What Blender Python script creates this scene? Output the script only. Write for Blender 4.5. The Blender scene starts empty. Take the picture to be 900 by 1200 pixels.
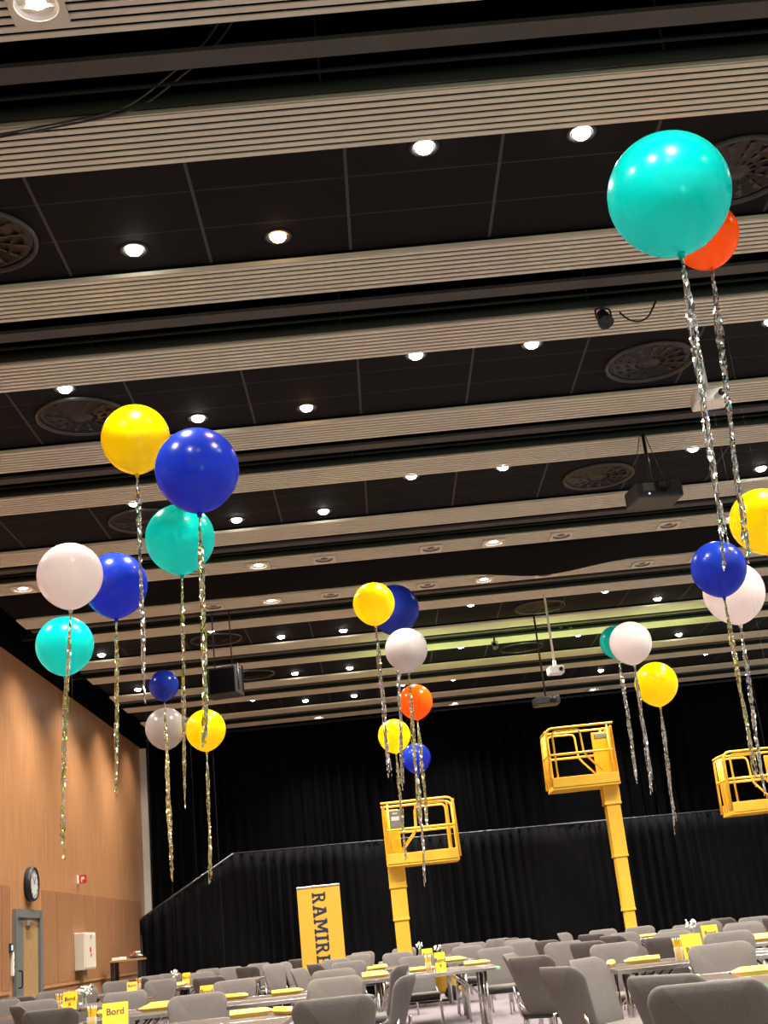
import bpy, bmesh, math, random
from mathutils import Vector, Matrix
PI = math.pi
scene = bpy.context.scene
COL = scene.collection
random.seed(7)

# ------------------------------------------------------------------ camera
CH = 1.2                                   # camera height
F_PX = 1442.0                              # focal length in pixels of the 900x1200 frame
PITCH, ROLL, YAW = math.radians(18.797), math.radians(-6.12), math.radians(1.562)
cy, sy, cp, sp = math.cos(YAW), math.sin(YAW), math.cos(PITCH), math.sin(PITCH)
FWD = Vector((sy*cp, cy*cp, sp)); _r = Vector((cy, -sy, 0)); _u = _r.cross(FWD)
RGT = math.cos(ROLL)*_r + math.sin(ROLL)*_u
UPV = -math.sin(ROLL)*_r + math.cos(ROLL)*_u
cam_d = bpy.data.cameras.new('camera'); cam = bpy.data.objects.new('camera', cam_d); COL.objects.link(cam)
cam_d.sensor_fit = 'VERTICAL'; cam_d.sensor_height = 36.0; cam_d.lens = F_PX/1200*36.0
cam_d.clip_start = 0.05; cam_d.clip_end = 200
cam.matrix_world = Matrix(((RGT.x, UPV.x, -FWD.x, 0), (RGT.y, UPV.y, -FWD.y, 0), (RGT.z, UPV.z, -FWD.z, CH), (0, 0, 0, 1)))
scene.camera = cam
CAM = Vector((0, 0, CH))
def ray(px, py): return RGT*(px-450)/F_PX - UPV*(py-600)/F_PX + FWD
def at_y(px, py, Y): d = ray(px, py); return CAM + d*(Y/d.y)
def at_z(px, py, z): d = ray(px, py); return CAM + d*((z-CH)/d.z)
def at_x(px, py, X): d = ray(px, py); return CAM + d*(X/d.x)
def project(P):
    d = Vector(P)-CAM; z = d.dot(FWD)
    return 450+F_PX*d.dot(RGT)/z, 600-F_PX*d.dot(UPV)/z

# ------------------------------------------------------------------ world, exposure, big lights
scene.view_settings.view_transform = 'Standard'; scene.view_settings.look = 'None'
scene.view_settings.gamma = 1.0; scene.view_settings.use_curve_mapping = False
scene.view_settings.exposure = 0.55
world = bpy.data.worlds.new('hall_ambient'); scene.world = world; world.use_nodes = True
world.node_tree.nodes['Background'].inputs['Color'].default_value = (1.0, 0.93, 0.86, 1)
world.node_tree.nodes['Background'].inputs['Strength'].default_value = 0.36
LAMP_W = 430.0                              # each ceiling downlight
WALL_W = 150.0                             # each wall washer
def add_light(name, kind, loc, energy, color, target=None, **kw):
    l = bpy.data.lights.new(name, kind); l.energy = energy; l.color = color
    for k, v in kw.items(): setattr(l, k, v)
    o = bpy.data.objects.new(name, l); COL.objects.link(o); o.location = loc
    if target is not None: o.rotation_euler = (Vector(target)-Vector(loc)).to_track_quat('-Z', 'Y').to_euler()
    return o
# green stage light standing on the floor behind the camera, aimed up the hall
add_light('green_stage_light', 'SPOT', (3.2, -3.0, 0.9), 170, (0.35, 1.0, 0.25), (1.5, 14, 3.0), spot_size=math.radians(75), spot_blend=0.8, shadow_soft_size=0.15)

S = 1.15
def sz(z): return CH+(z-CH)*S
# ------------------------------------------------------------------ materials
def nm(name):
    m = bpy.data.materials.new(name); m.use_nodes = True; n = m.node_tree.nodes; n.clear()
    out = n.new('ShaderNodeOutputMaterial'); p = n.new('ShaderNodeBsdfPrincipled')
    m.node_tree.links.new(p.outputs[0], out.inputs[0]); return m, m.node_tree, p, out
def simple(name, col, rough=0.5, metal=0.0, noise=0.0, scale=20.0, bump=0.0, bscale=200.0, spec=None):
    m, t, p, out = nm(name); n, l = t.nodes, t.links
    p.inputs['Roughness'].default_value = rough; p.inputs['Metallic'].default_value = metal
    if spec is not None: p.inputs['Specular IOR Level'].default_value = spec
    tc = n.new('ShaderNodeTexCoord')
    nz = n.new('ShaderNodeTexNoise'); nz.inputs['Scale'].default_value = scale; nz.inputs['Detail'].default_value = 3
    l.new(tc.outputs['Object'], nz.inputs['Vector'])
    r = n.new('ShaderNodeValToRGB')
    r.color_ramp.elements[0].color = tuple(c*(1-noise) for c in col)+(1,)
    r.color_ramp.elements[1].color = tuple(min(1, c*(1+noise)) for c in col)+(1,)
    r.color_ramp.elements[0].position = 0.3; r.color_ramp.elements[1].position = 0.7
    l.new(nz.outputs['Fac'], r.inputs[0]); l.new(r.outputs[0], p.inputs['Base Color'])
    if bump:
        b2 = n.new('ShaderNodeTexNoise'); b2.inputs['Scale'].default_value = bscale
        l.new(tc.outputs['Object'], b2.inputs['Vector'])
        bp = n.new('ShaderNodeBump'); bp.inputs['Strength'].default_value = bump; bp.inputs['Distance'].default_value = 0.01
        l.new(b2.outputs['Fac'], bp.inputs['Height']); l.new(bp.outputs[0], p.inputs['Normal'])
    return m
def emit(name, col, strength):
    m = bpy.data.materials.new(name); m.use_nodes = True; n = m.node_tree.nodes; n.clear()
    out = n.new('ShaderNodeOutputMaterial'); e = n.new('ShaderNodeEmission')
    e.inputs[0].default_value = tuple(col)+(1,); e.inputs[1].default_value = strength
    m.node_tree.links.new(e.outputs[0], out.inputs[0]); return m
def latex(name, col):
    m, t, p, out = nm(name); n, l = t.nodes, t.links
    p.inputs['Base Color'].default_value = tuple(col)+(1,); p.inputs['Roughness'].default_value = 0.22
    p.inputs['Coat Weight'].default_value = 0.15
    tr = n.new('ShaderNodeBsdfTranslucent'); tr.inputs[0].default_value = tuple(min(1, c*1.05) for c in col)+(1,)
    mx = n.new('ShaderNodeMixShader'); mx.inputs[0].default_value = 0.45
    nz = n.new('ShaderNodeTexNoise'); nz.inputs['Scale'].default_value = 3
    mr = n.new('ShaderNodeMapRange'); mr.inputs[3].default_value = 0.5; mr.inputs[4].default_value = 0.6
    l.new(nz.outputs['Fac'], mr.inputs[0]); l.new(mr.outputs[0], mx.inputs[0])
    l.new(p.outputs[0], mx.inputs[1]); l.new(tr.outputs[0], mx.inputs[2]); l.new(mx.outputs[0], out.inputs[0])
    return m
def foil(name, cols):
    m, t, p, out = nm(name); n, l = t.nodes, t.links
    p.inputs['Metallic'].default_value = 1.0; p.inputs['Roughness'].default_value = 0.15
    tc = n.new('ShaderNodeTexCoord'); nz = n.new('ShaderNodeTexNoise'); nz.inputs['Scale'].default_value = 14; nz.inputs['Detail'].default_value = 4
    l.new(tc.outputs['Object'], nz.inputs['Vector']); r = n.new('ShaderNodeValToRGB')
    e = r.color_ramp.elements
    e[0].position = 0.3; e[0].color = cols[0]+(1,); e[1].position = 0.7; e[1].color = cols[-1]+(1,)
    for i, c in enumerate(cols[1:-1]):
        k = e.new(0.3+0.4*(i+1)/(len(cols)-1)); k.color = c+(1,)
    l.new(nz.outputs['Fac'], r.inputs[0]); l.new(r.outputs[0], p.inputs['Base Color'])
    return m
def glass(name, col=(0.8, 0.82, 0.8)):
    m, t, p, out = nm(name); p.inputs['Base Color'].default_value = tuple(col)+(1,)
    p.inputs['Roughness'].default_value = 0.05
    tr = t.nodes.new('ShaderNodeBsdfTransparent'); mx = t.nodes.new('ShaderNodeMixShader'); fr = t.nodes.new('ShaderNodeLayerWeight'); fr.inputs[0].default_value = 0.25
    mr = t.nodes.new('ShaderNodeMapRange'); mr.inputs[3].default_value = 0.06; mr.inputs[4].default_value = 0.6
    t.links.new(fr.outputs['Facing'], mr.inputs[0]); t.links.new(mr.outputs[0], mx.inputs[0]); t.links.new(tr.outputs[0], mx.inputs[1]); t.links.new(p.outputs[0], mx.inputs[2]); t.links.new(mx.outputs[0], out.inputs[0])
    return m
def M_math(n, l, op, a, b=None, c=None):
    k = n.new('ShaderNodeMath'); k.operation = op
    for i, v in enumerate((a, b, c)):
        if v is None: continue
        if isinstance(v, (int, float)): k.inputs[i].default_value = v
        else: l.new(v, k.inputs[i])
    return k.outputs[0]
def tile_mat():
    m, t, p, out = nm('black_ceiling_tile'); n, l = t.nodes, t.links
    p.inputs['Roughness'].default_value = 0.8; p.inputs['Specular IOR Level'].default_value = 0.12
    tc = n.new('ShaderNodeTexCoord'); sep = n.new('ShaderNodeSeparateXYZ'); l.new(tc.outputs['Object'], sep.inputs[0])
    per = 0.917*S
    xm = M_math(n, l, 'PINGPONG', M_math(n, l, 'SUBTRACT', sep.outputs[0], 0.16*S), per/1.0)
    xw = M_math(n, l, 'WRAP', M_math(n, l, 'SUBTRACT', sep.outputs[0], 0.16*S), per/2, -per/2)
    lx = M_math(n, l, 'LESS_THAN', M_math(n, l, 'ABSOLUTE', xw), 0.011)
    ly1 = M_math(n, l, 'LESS_THAN', M_math(n, l, 'ABSOLUTE', M_math(n, l, 'SUBTRACT', sep.outputs[1], 0.355*S)), 0.007)
    ly2 = M_math(n, l, 'LESS_THAN', M_math(n, l, 'ABSOLUTE', M_math(n, l, 'SUBTRACT', sep.outputs[1], 0.765*S)), 0.007)
    ly = M_math(n, l, 'MAXIMUM', ly1, ly2)
    f = M_math(n, l, 'MAXIMUM', lx, M_math(n, l, 'MULTIPLY', ly, 0.45))
    mx = n.new('ShaderNodeMix'); mx.data_type = 'RGBA'
    l.new(f, mx.inputs[0]); mx.inputs[6].default_value = (0.006, 0.0056, 0.0062, 1); mx.inputs[7].default_value = (0.055, 0.055, 0.057, 1)
    l.new(mx.outputs[2], p.inputs['Base Color'])
    return m
def wood_mat():
    m, t, p, out = nm('birch_veneer_wall'); n, l = t.nodes, t.links
    p.inputs['Roughness'].default_value = 0.38
    tc = n.new('ShaderNodeTexCoord'); sep = n.new('ShaderNodeSeparateXYZ'); l.new(tc.outputs['Object'], sep.inputs[0])
    mp = n.new('ShaderNodeMapping'); mp.inputs['Scale'].default_value = (6, 6, 0.7); l.new(tc.outputs['Object'], mp.inputs[0])
    nz = n.new('ShaderNodeTexNoise'); nz.inputs['Scale'].default_value = 2.2; nz.inputs['Detail'].default_value = 6; l.new(mp.outputs[0], nz.inputs['Vector'])
    r = n.new('ShaderNodeValToRGB'); r.color_ramp.elements[0].position = 0.3; r.color_ramp.elements[1].position = 0.75
    r.color_ramp.elements[0].color = (0.37, 0.175, 0.075, 1); r.color_ramp.elements[1].color = (0.49, 0.25, 0.115, 1)
    l.new(nz.outputs['Fac'], r.inputs[0])
    per = 1.02
    yw = M_math(n, l, 'ABSOLUTE', M_math(n, l, 'WRAP', sep.outputs[1], per/2, -per/2))
    zw = M_math(n, l, 'ABSOLUTE', M_math(n, l, 'WRAP', M_math(n, l, 'SUBTRACT', sep.outputs[2], 0.02), 0.62, -0.62))
    seam = M_math(n, l, 'MAXIMUM', M_math(n, l, 'LESS_THAN', yw, 0.006), M_math(n, l, 'LESS_THAN', zw, 0.004))
    mx = n.new('ShaderNodeMix'); mx.data_type = 'RGBA'; l.new(M_math(n, l, 'MULTIPLY', seam, 0.28), mx.inputs[0])
    l.new(r.outputs[0], mx.inputs[6]); mx.inputs[7].default_value = (0.14, 0.065, 0.03, 1)
    l.new(mx.outputs[2], p.inputs['Base Color'])
    return m
def slot_mat():
    m, t, p, out = nm('slotted_birch_panel'); n, l = t.nodes, t.links
    p.inputs['Roughness'].default_value = 0.45
    tc = n.new('ShaderNodeTexCoord'); sep = n.new('ShaderNodeSeparateXYZ'); l.new(tc.outputs['Object'], sep.inputs[0])
    yw = M_math(n, l, 'ABSOLUTE', M_math(n, l, 'WRAP', sep.outputs[1], 0.03, -0.03))
    slot = M_math(n, l, 'LESS_THAN', yw, 0.010)
    mx = n.new('ShaderNodeMix'); mx.data_type = 'RGBA'; l.new(M_math(n, l, 'MULTIPLY', slot, 0.75), mx.inputs[0])
    nz = n.new('ShaderNodeTexNoise'); nz.inputs['Scale'].default_value = 6; l.new(tc.outputs['Object'], nz.inputs['Vector'])
    r = n.new('ShaderNodeValToRGB'); r.color_ramp.elements[0].color = (0.33, 0.15, 0.065, 1); r.color_ramp.elements[1].color = (0.42, 0.21, 0.095, 1)
    l.new(nz.outputs['Fac'], r.inputs[0])
    l.new(r.outputs[0], mx.inputs[6]); mx.inputs[7].default_value = (0.08, 0.035, 0.015, 1)
    l.new(mx.outputs[2], p.inputs['Base Color'])
    return m
MAT = dict(
    tile=tile_mat(), wood=wood_mat(), slot=slot_mat(),
    slat=simple('pale_metal_slat', (0.63, 0.595, 0.475), 0.5, 0, 0.04, 2),
    deck=simple('black_deck', (0.0025, 0.0025, 0.0045), 0.9, 0, 0.2, 2, spec=0.05),
    duct=simple('brown_grey_duct', (0.05, 0.045, 0.041), 0.7, 0, 0.1, 3),
    pipe=simple('dark_green_grey_pipe', (0.010, 0.016, 0.011), 0.7, 0, 0.1, 3, spec=0.15),
    carpet=simple('grey_violet_carpet', (0.13, 0.108, 0.118), 0.95, 0, 0.35, 40, 0.3, 300),
    white=simple('white_paint', (0.78, 0.76, 0.72), 0.5, 0, 0.03, 5),
    curtain=simple('black_stage_cloth', (0.0024, 0.0024, 0.0031), 0.9, 0, 0.2, 5, spec=0.07),
    fabric=simple('grey_wool_fabric', (0.118, 0.105, 0.098), 0.9, 0, 0.10, 120, 0.25, 500, spec=0.2),
    black=simple('black_plastic', (0.015, 0.015, 0.016), 0.45, 0, 0.2, 20),
    blackm=simple('black_painted_metal', (0.02, 0.02, 0.022), 0.4, 0.2, 0.2, 20),
    chrome=simple('satin_chrome', (0.62, 0.61, 0.59), 0.22, 1.0, 0.05, 30),
    top=simple('dark_grey_laminate', (0.06, 0.042, 0.033), 0.5, 0, 0.12, 8, spec=0.25),
    yellow=simple('yellow_lift_paint', (0.82, 0.49, 0.045), 0.33, 0, 0.04, 4),
    yellowd=simple('worn_yellow_panel', (0.80, 0.37, 0.01), 0.45, 0, 0.15, 8),
    card=simple('yellow_card', (0.78, 0.48, 0.01), 0.55, 0, 0.03, 10),
    boxy=simple('pale_yellow_carton', (0.78, 0.58, 0.09), 0.4, 0, 0.04, 10),
    tip=simple('bare_wood_tip', (0.78, 0.46, 0.16), 0.6, 0, 0.1, 30),
    lead=simple('graphite', (0.03, 0.03, 0.035), 0.5),
    banner=simple('yellow_banner_vinyl', (0.66, 0.38, 0.035), 0.55, 0, 0.02, 3),
    navy=simple('navy_print', (0.012, 0.02, 0.05), 0.5),
    silver=simple('anodised_aluminium', (0.7, 0.7, 0.68), 0.35, 0.9, 0.05, 10),
    greybox=simple('grey_control_box', (0.22, 0.23, 0.20), 0.5, 0, 0.1, 20),
    doorgrey=simple('grey_door_paint', (0.14, 0.145, 0.14), 0.45, 0, 0.05, 5),
    doorwood=simple('door_oak_veneer', (0.36, 0.23, 0.10), 0.4, 0, 0.12, 6),
    cream=simple('cream_enamel', (0.62, 0.56, 0.46), 0.45, 0, 0.04, 5),
    red=simple('red_enamel', (0.60, 0.04, 0.03), 0.4, 0, 0.05, 10),
    dial=simple('clock_dial', (0.55, 0.56, 0.55), 0.35, 0, 0.05, 10),
    vent=simple('dark_bronze_metal', (0.014, 0.0115, 0.0105), 0.4, 0.5, 0.15, 8),
    ventrim=simple('vent_rim_metal', (0.045, 0.042, 0.04), 0.4, 0.4, 0.1, 8),
    reflector=simple('lamp_reflector', (0.8, 0.78, 0.74), 0.38, 0.7, 0.03, 8),
    offlamp=simple('unlit_lamp_recess', (0.10, 0.09, 0.085), 0.4, 0.2, 0.1, 8),
    paper=simple('white_paper', (0.8, 0.79, 0.76), 0.7, 0, 0.03, 10),
    petal=simple('white_petals', (0.85, 0.85, 0.83), 0.7, 0, 0.04, 30),
    stem=simple('green_stems', (0.12, 0.25, 0.08), 0.6, 0, 0.2, 30),
    string=simple('clear_string', (0.10, 0.10, 0.10), 0.6),
    glass=glass('clear_glass'),
    lamp=emit('lamp_white', (1.0, 0.95, 0.86), 32), lampo=emit('lamp_orange', (1.0, 0.55, 0.25), 16),
    led=emit('blue_status_led', (0.4, 0.4, 1.0), 6), screen=emit('lit_reader_display', (0.9, 0.85, 1.0), 1.2),
    foil=foil('silver_foil', [(0.50, 0.51, 0.50), (0.85, 0.85, 0.83), (0.45, 0.48, 0.42)]),
    foilg=foil('gold_green_foil', [(0.80, 0.75, 0.55), (0.92, 0.90, 0.82), (0.66, 0.74, 0.28), (0.95, 0.74, 0.58)]),
)
LATEX = dict(teal=latex('teal_latex', (0.0, 0.70, 0.67)), orange=latex('orange_latex', (0.97, 0.23, 0.004)), yellow=latex('yellow_latex', (0.95, 0.77, 0.0)),
             blue=latex('blue_latex', (0.018, 0.06, 0.52)), white=latex('white_latex', (0.80, 0.73, 0.72)), grey=latex('grey_latex', (0.50, 0.46, 0.45)))

# ------------------------------------------------------------------ mesh helpers
class MB:
    def __init__(s): s.bm = bmesh.new()
    def box(s, c, size, rot=None, bev=0.0, seg=2):
        b = bmesh.new(); bmesh.ops.create_cube(b, size=1.0)
        bmesh.ops.scale(b, vec=Vector(size), verts=b.verts)
        if bev: bmesh.ops.bevel(b, geom=b.edges[:], offset=bev, segments=seg, profile=0.5, affect='EDGES')
        mt = Matrix.Translation(Vector(c)) @ (rot.to_4x4() if rot is not None else Matrix.Identity(4))
        bmesh.ops.transform(b, matrix=mt, verts=b.verts); s.merge(b); return s
    def merge(s, b, smooth=None):
        if smooth is not None:
            for f in b.faces: f.smooth = smooth
        me = bpy.data.meshes.new('tmp'); b.to_mesh(me); b.free(); s.bm.from_mesh(me); bpy.data.meshes.remove(me)
    def tube(s, pts, r, n=10, cap=True, smooth=True):
        pts = [Vector(p) for p in pts]; rs = r if isinstance(r, (list, tuple)) else [r]*len(pts)
        rings = []; prev = None
        for i, p in enumerate(pts):
            t = (pts[min(i+1, len(pts)-1)]-pts[max(i-1, 0)]).normalized()
            if prev is None: a = t.orthogonal().normalized()
            else: a = (prev - t*prev.dot(t)).normalized()
            prev = a; b = t.cross(a)
            rings.append([s.bm.verts.new(p+rs[i]*(math.cos(2*PI*k/n)*a+math.sin(2*PI*k/n)*b)) for k in range(n)])
        for i in range(len(rings)-1):
            for k in range(n):
                f = s.bm.faces.new((rings[i][k], rings[i][(k+1) % n], rings[i+1][(k+1) % n], rings[i+1][k])); f.smooth = smooth
        if cap:
            s.bm.faces.new(rings[0][::-1]); s.bm.faces.new(rings[-1])
        return s
    def lathe(s, prof, n=24, c=(0, 0, 0), rot=None, smooth=True):
        b = bmesh.new(); rings = []
        for (r, z) in prof:
            if r < 1e-6: rings.append([b.verts.new((0, 0, z))])
            else: rings.append([b.verts.new((r*math.cos(2*PI*k/n), r*math.sin(2*PI*k/n), z)) for k in range(n)])
        for i in range(len(rings)-1):
            A, B = rings[i], rings[i+1]
            for k in range(n):
                k2 = (k+1) % n
                if len(A) == 1 and len(B) == 1: continue
                vs = (A[0], B[k2], B[k]) if len(A) == 1 else ((A[k], A[k2], B[0]) if len(B) == 1 else (A[k], A[k2], B[k2], B[k]))
                try: b.faces.new(vs)
                except ValueError: pass
        bmesh.ops.recalc_face_normals(b, faces=b.faces)
        mt = Matrix.Translation(Vector(c)) @ (rot.to_4x4() if rot is not None else Matrix.Identity(4))
        bmesh.ops.transform(b, matrix=mt, verts=b.verts); s.merge(b, smooth); return s
    def prism(s, poly, mat, h):
        # poly in 2D extruded by h along local z, then transformed by mat
        b = bmesh.new(); v0 = [b.verts.new((x, y, 0)) for x, y in poly]; v1 = [b.verts.new((x, y, h)) for x, y in poly]
        b.faces.new(v0[::-1]); b.faces.new(v1); m = len(poly)
        for i in range(m): b.faces.new((v0[i], v0[(i+1) % m], v1[(i+1) % m], v1[i]))
        bmesh.ops.recalc_face_normals(b, faces=b.faces); bmesh.ops.transform(b, matrix=mat, verts=b.verts); s.merge(b); return s
    def grid(s, nu, nv, fn, smooth=True):
        vs = [[s.bm.verts.new(fn(i/nu, j/nv)) for j in range(nv+1)] for i in range(nu+1)]
        for i in range(nu):
            for j in range(nv):
                f = s.bm.faces.new((vs[i][j], vs[i+1][j], vs[i+1][j+1], vs[i][j+1])); f.smooth = smooth
        return s
    def build(s, name, mat, parent=None, loc=None):
        me = bpy.data.meshes.new(name); s.bm.to_mesh(me); s.bm.free(); me.materials.append(mat)
        o = bpy.data.objects.new(name, me); COL.objects.link(o)
        if parent is not None: o.parent = parent
        if loc is not None: o.location = loc
        return o
def tag(o, label, cat, group=None, kind=None):
    o['label'] = label
    if cat: o['category'] = cat
    if group: o['group'] = group
    if kind: o['kind'] = kind
    return o
def thing(name, label, cat, loc=(0, 0, 0), rz=0.0, group=None):
    o = bpy.data.objects.new(name, None); COL.objects.link(o); o.empty_display_size = 0.1
    o.location = loc; o.rotation_euler = (0, 0, rz); return tag(o, label, cat, group)
def struct(o): o['kind'] = 'structure'; return o
def dup(root, loc, rz, label, group=None):
    r = root.copy(); COL.objects.link(r); r.location = loc; r.rotation_euler = (0, 0, rz); r['label'] = label
    if group: r['group'] = group
    for ch in list(root.children):
        c = ch.copy(); COL.objects.link(c); c.parent = r
        for g in list(ch.children):
            d = g.copy(); COL.objects.link(d); d.parent = c
    return r
def arc(c, r, a0, a1, n, ax, ay):
    ax, ay, c = Vector(ax), Vector(ay), Vector(c)
    return [c+ax*r*math.cos(a0+(a1-a0)*i/n)+ay*r*math.sin(a0+(a1-a0)*i/n) for i in range(n+1)]
def rounded(pts, r, n=5):
    # polyline with rounded inner corners
    pts = [Vector(p) for p in pts]; out = [pts[0]]
    for i in range(1, len(pts)-1):
        a, b, c = pts[i-1], pts[i], pts[i+1]; d1 = (a-b).normalized(); d2 = (c-b).normalized()
        rr = min(r, (a-b).length*0.49, (c-b).length*0.49)
        p, q = b+d1*rr, b+d2*rr
        for k in range(n+1):
            t = k/n; out.append(p*(1-t)**2+b*2*t*(1-t)+q*t*t)
    out.append(pts[-1]); return out

# ------------------------------------------------------------------ room shell
CZ = sz(5.4); XW = -4.92*S; XR = 9.0*S; YB = 26.0*S
struct(MB().box((1.8, 13, -0.05), (16.5, 36, 0.1)).build('floor', MAT['carpet']))
struct(MB().box((2.4, 12.7, sz(6.4)), (17.6, 34.6, 0.1)).build('ceiling', MAT['deck']))
struct(MB().box((XW-0.1, 12.95, (CZ-0.02)/2), (0.2, 33.9, CZ-0.02)).build('wall_left', MAT['wood']))
struct(MB().box((XW-0.12, 12.95, (CZ+sz(6.4))/2), (0.2, 33.9, sz(6.4)-CZ)).build('wall_left_bulkhead', MAT['deck']))
struct(MB().box((2.0, YB+0.45, sz(6.4)/2), (17, 0.2, sz(6.4))).build('wall_back', MAT['deck']))
# slotted wall panels between chair rail and the plain boards
k = 0
ys = [11.4, 12.2, 13.0, 13.85, 14.7, 15.55, 16.35, 16.72]
ys2 = [18.23, 19.07, 19.89, 20.78, 21.5, 22.4, 22.95, 23.8, 24.65, 25.5]
for yy in (ys, ys2):
    for a, b in zip(yy[:-1], yy[1:]):
        k += 1
        struct(MB().box((XW+0.006, (a+b)/2*S, (sz(2.27)+sz(1.0))/2), (0.012, (b-a)*S-0.035, sz(2.27)-sz(1.0))).build('trim_%d' % k, MAT['slot']))
k += 1; struct(MB().box((XW+0.015, 12.55*S, sz(0.97)), (0.03, 8.3*S, 0.05)).build('trim_%d' % k, MAT['wood']))
k += 1; struct(MB().box((XW+0.015, 21.9*S, sz(0.97)), (0.03, 7.3*S, 0.05)).build('trim_%d' % k, MAT['wood']))
struct(MB().box((XW+0.01, 13, 0.05), (0.02, 33, 0.1)).build('baseboard_left', MAT['wood']))
k += 1; struct(MB().box((XW+0.075, 26.05*S, CZ/2-0.03), (0.15, 0.25, CZ-0.06)).build('trim_%d' % k, MAT['white']))
TRIM = k
# door in the left wall
dy0, dy1, dz1 = 16.84*S, 18.13*S, sz(1.985)
door = bpy.data.objects.new('door_1', None); COL.objects.link(door); door.location = (XW, (dy0+dy1)/2, 0); door['kind'] = 'structure'
dw = dy1-dy0
f = MB()
f.box((0.03, -dw/2+0.05, dz1/2), (0.06, 0.1, dz1)).box((0.03, dw/2-0.075, dz1/2), (0.06, 0.15, dz1)).box((0.03, 0, dz1-0.06), (0.06, dw-0.25, 0.12))
f.build('frame', MAT['doorgrey'], door)
MB().box((0.012, -dw/2+0.1+0.2, (dz1-0.12)/2), (0.024, 0.4, dz1-0.12)).build('stile', MAT['doorgrey'], door)
lf = MB().box((0.010, 0.165, (dz1-0.12)/2), (0.02, dw-0.65, dz1-0.12)).build('leaf', MAT['doorwood'], door)
MB().tube(rounded([(0.02, -dw/2+0.2, 0.98), (0.09, -dw/2+0.2, 0.98), (0.09, -dw/2+0.2, 1.22), (0.02, -dw/2+0.2, 1.22)], 0.03), 0.012).build('handle', MAT['blackm'], door)
MB().box((0.05, 0.0, dz1-0.2), (0.06, 0.25, 0.07), bev=0.01).build('door_closer', MAT['silver'], door)

# ------------------------------------------------------------------ ceiling: bays, slatted strips, troughs
XL_STRIP, XR_STRIP = -4.38*S, XR
XC, XLEN = (XL_STRIP+XR_STRIP)/2, XR_STRIP-XL_STRIP
PER, SB0 = 2.705, 5.92
bay_y = lambda k: SB0+PER*k
strip_n = 0
def strip(y0, width=0.45):
    """one pale slatted strip, ribs running across the hall"""
    global TRIM
    TRIM += 1
    b = MB(); n = 8; pitch = width*S/n
    for i in range(n):
        b.box((XC, y0*S+pitch*(i+0.5), CZ+0.004), (XLEN, pitch*0.62, 0.008))
    o = struct(b.build('trim_%d' % TRIM, MAT['slat']))
    TRIM += 1
    struct(MB().box((XC, (y0+width/2)*S, CZ+0.075), (XLEN, width*S-0.004, 0.04)).build('trim_%d' % TRIM, MAT['deck']))
    TRIM += 1      # folded pale lip along the near edge of the strip
    struct(MB().box((XC, y0*S-0.004, CZ+0.016), (XLEN, 0.008, 0.032)).build('trim_%d' % TRIM, MAT['slat']))
for k in range(-1, 8):
    y = bay_y(k)
    if k < 7:
        if k != 3:
            o = MB().box((0, 0.59*S, 0.02), (XLEN, 1.18*S, 0.03)).build('ceiling', MAT['tile'], None, (XC, y*S, CZ+0.055))
            o.data.transform(Matrix.Translation((0, 0, 0)))
            # object origin at x = 0 so that the grid lines fall in the same columns in every bay
            o.data.transform(Matrix.Translation((XC, 0, 0))); o.location.x = 0
            struct(o)
        strip(y+1.18)
        TRIM += 1; struct(MB().box((XC, (y+1.63+0.265)*S, CZ+0.045), (XLEN, 0.125*S, 0.03)).build('trim_%d' % TRIM, MAT['duct']))
        TRIM += 1; pb_ = MB().tube([(XL_STRIP-0.25, (y+2.19)*S, CZ+0.03), (XR, (y+2.19)*S, CZ+0.03)], 0.038)
        pb_.tube([(XL_STRIP-0.25, (y+2.08)*S, CZ+0.05), (XR, (y+2.08)*S, CZ+0.05)], 0.014, 8)
        for q in range(7): pb_.tube([(XL_STRIP+0.9+2.1*q, (y+2.17)*S, CZ+0.04), (XL_STRIP+0.9+2.1*q, (y+2.17)*S, CZ+1.08)], 0.009, 6)
        struct(pb_.build('trim_%d' % TRIM, MAT['pipe']))
        strip(y+2.26)

# ------------------------------------------------------------------ ceiling lamps
ORD = ['first', 'second', 'third', 'fourth', 'fifth', 'sixth', 'seventh', 'eighth', 'ninth', 'tenth', 'eleventh', 'twelfth']
lamp_proto = None
def lamp_parts(root, orange=False):
    R = 0.074
    MB().lathe([(R+0.028, 0.0), (R+0.024, -0.006), (R, -0.004), (R-0.006, 0.012), (R-0.012, 0.02)], 28).build('trim_ring', MAT['blackm'], root)
    MB().lathe([(R-0.012, 0.010), (R-0.014, -0.006), (R*0.62, -0.026), (R*0.3, -0.036), (0.0, -0.039)], 24).build('lens', MAT['lampo' if orange else 'lamp'], root)  # dome shape stands in for bloom, so far lamps look like round blobs
def lamp_light(x, y, z, orange=False, w=1.0):
    add_light('downlight_beam', 'SPOT', (x, y, z-0.055), LAMP_W*(0.35 if orange else 1.0)*w, (1, 0.55, 0.28) if orange else (1.0, 0.93, 0.83), (x, y, 0),
              spot_size=math.radians(125), spot_blend=1.0, shadow_soft_size=0.05)
lamps = []
rowmap = {-5: 3, -3: 1, -2: 3, -1: 3, 0: 1, 1: 1, 3: 1, 4: 3, 5: 3, 6: 1}
for k in range(0, 7):
    if k == 3: continue
    for i, row in rowmap.items():
        x = 0.62+0.918*i+(0.08 if i >= 3 else 0)+(0.12 if i == -5 else 0); y = bay_y(k)+(0.13 if row == 1 else 0.935)
        if k == 6 and row == 3: y -= 0.15
        lamps.append((k, x*S, y*S, CZ+0.058, i == -1 and k < 2))
bays = {}
for L in lamps:
    px, py = project(L[1:4])
    if -8 < px < 908 and -8 < py < 1208: bays.setdefault(L[0], []).append((px, L))
    else: lamp_light(L[1], L[2], L[3], L[4])
proto = {}
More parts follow.
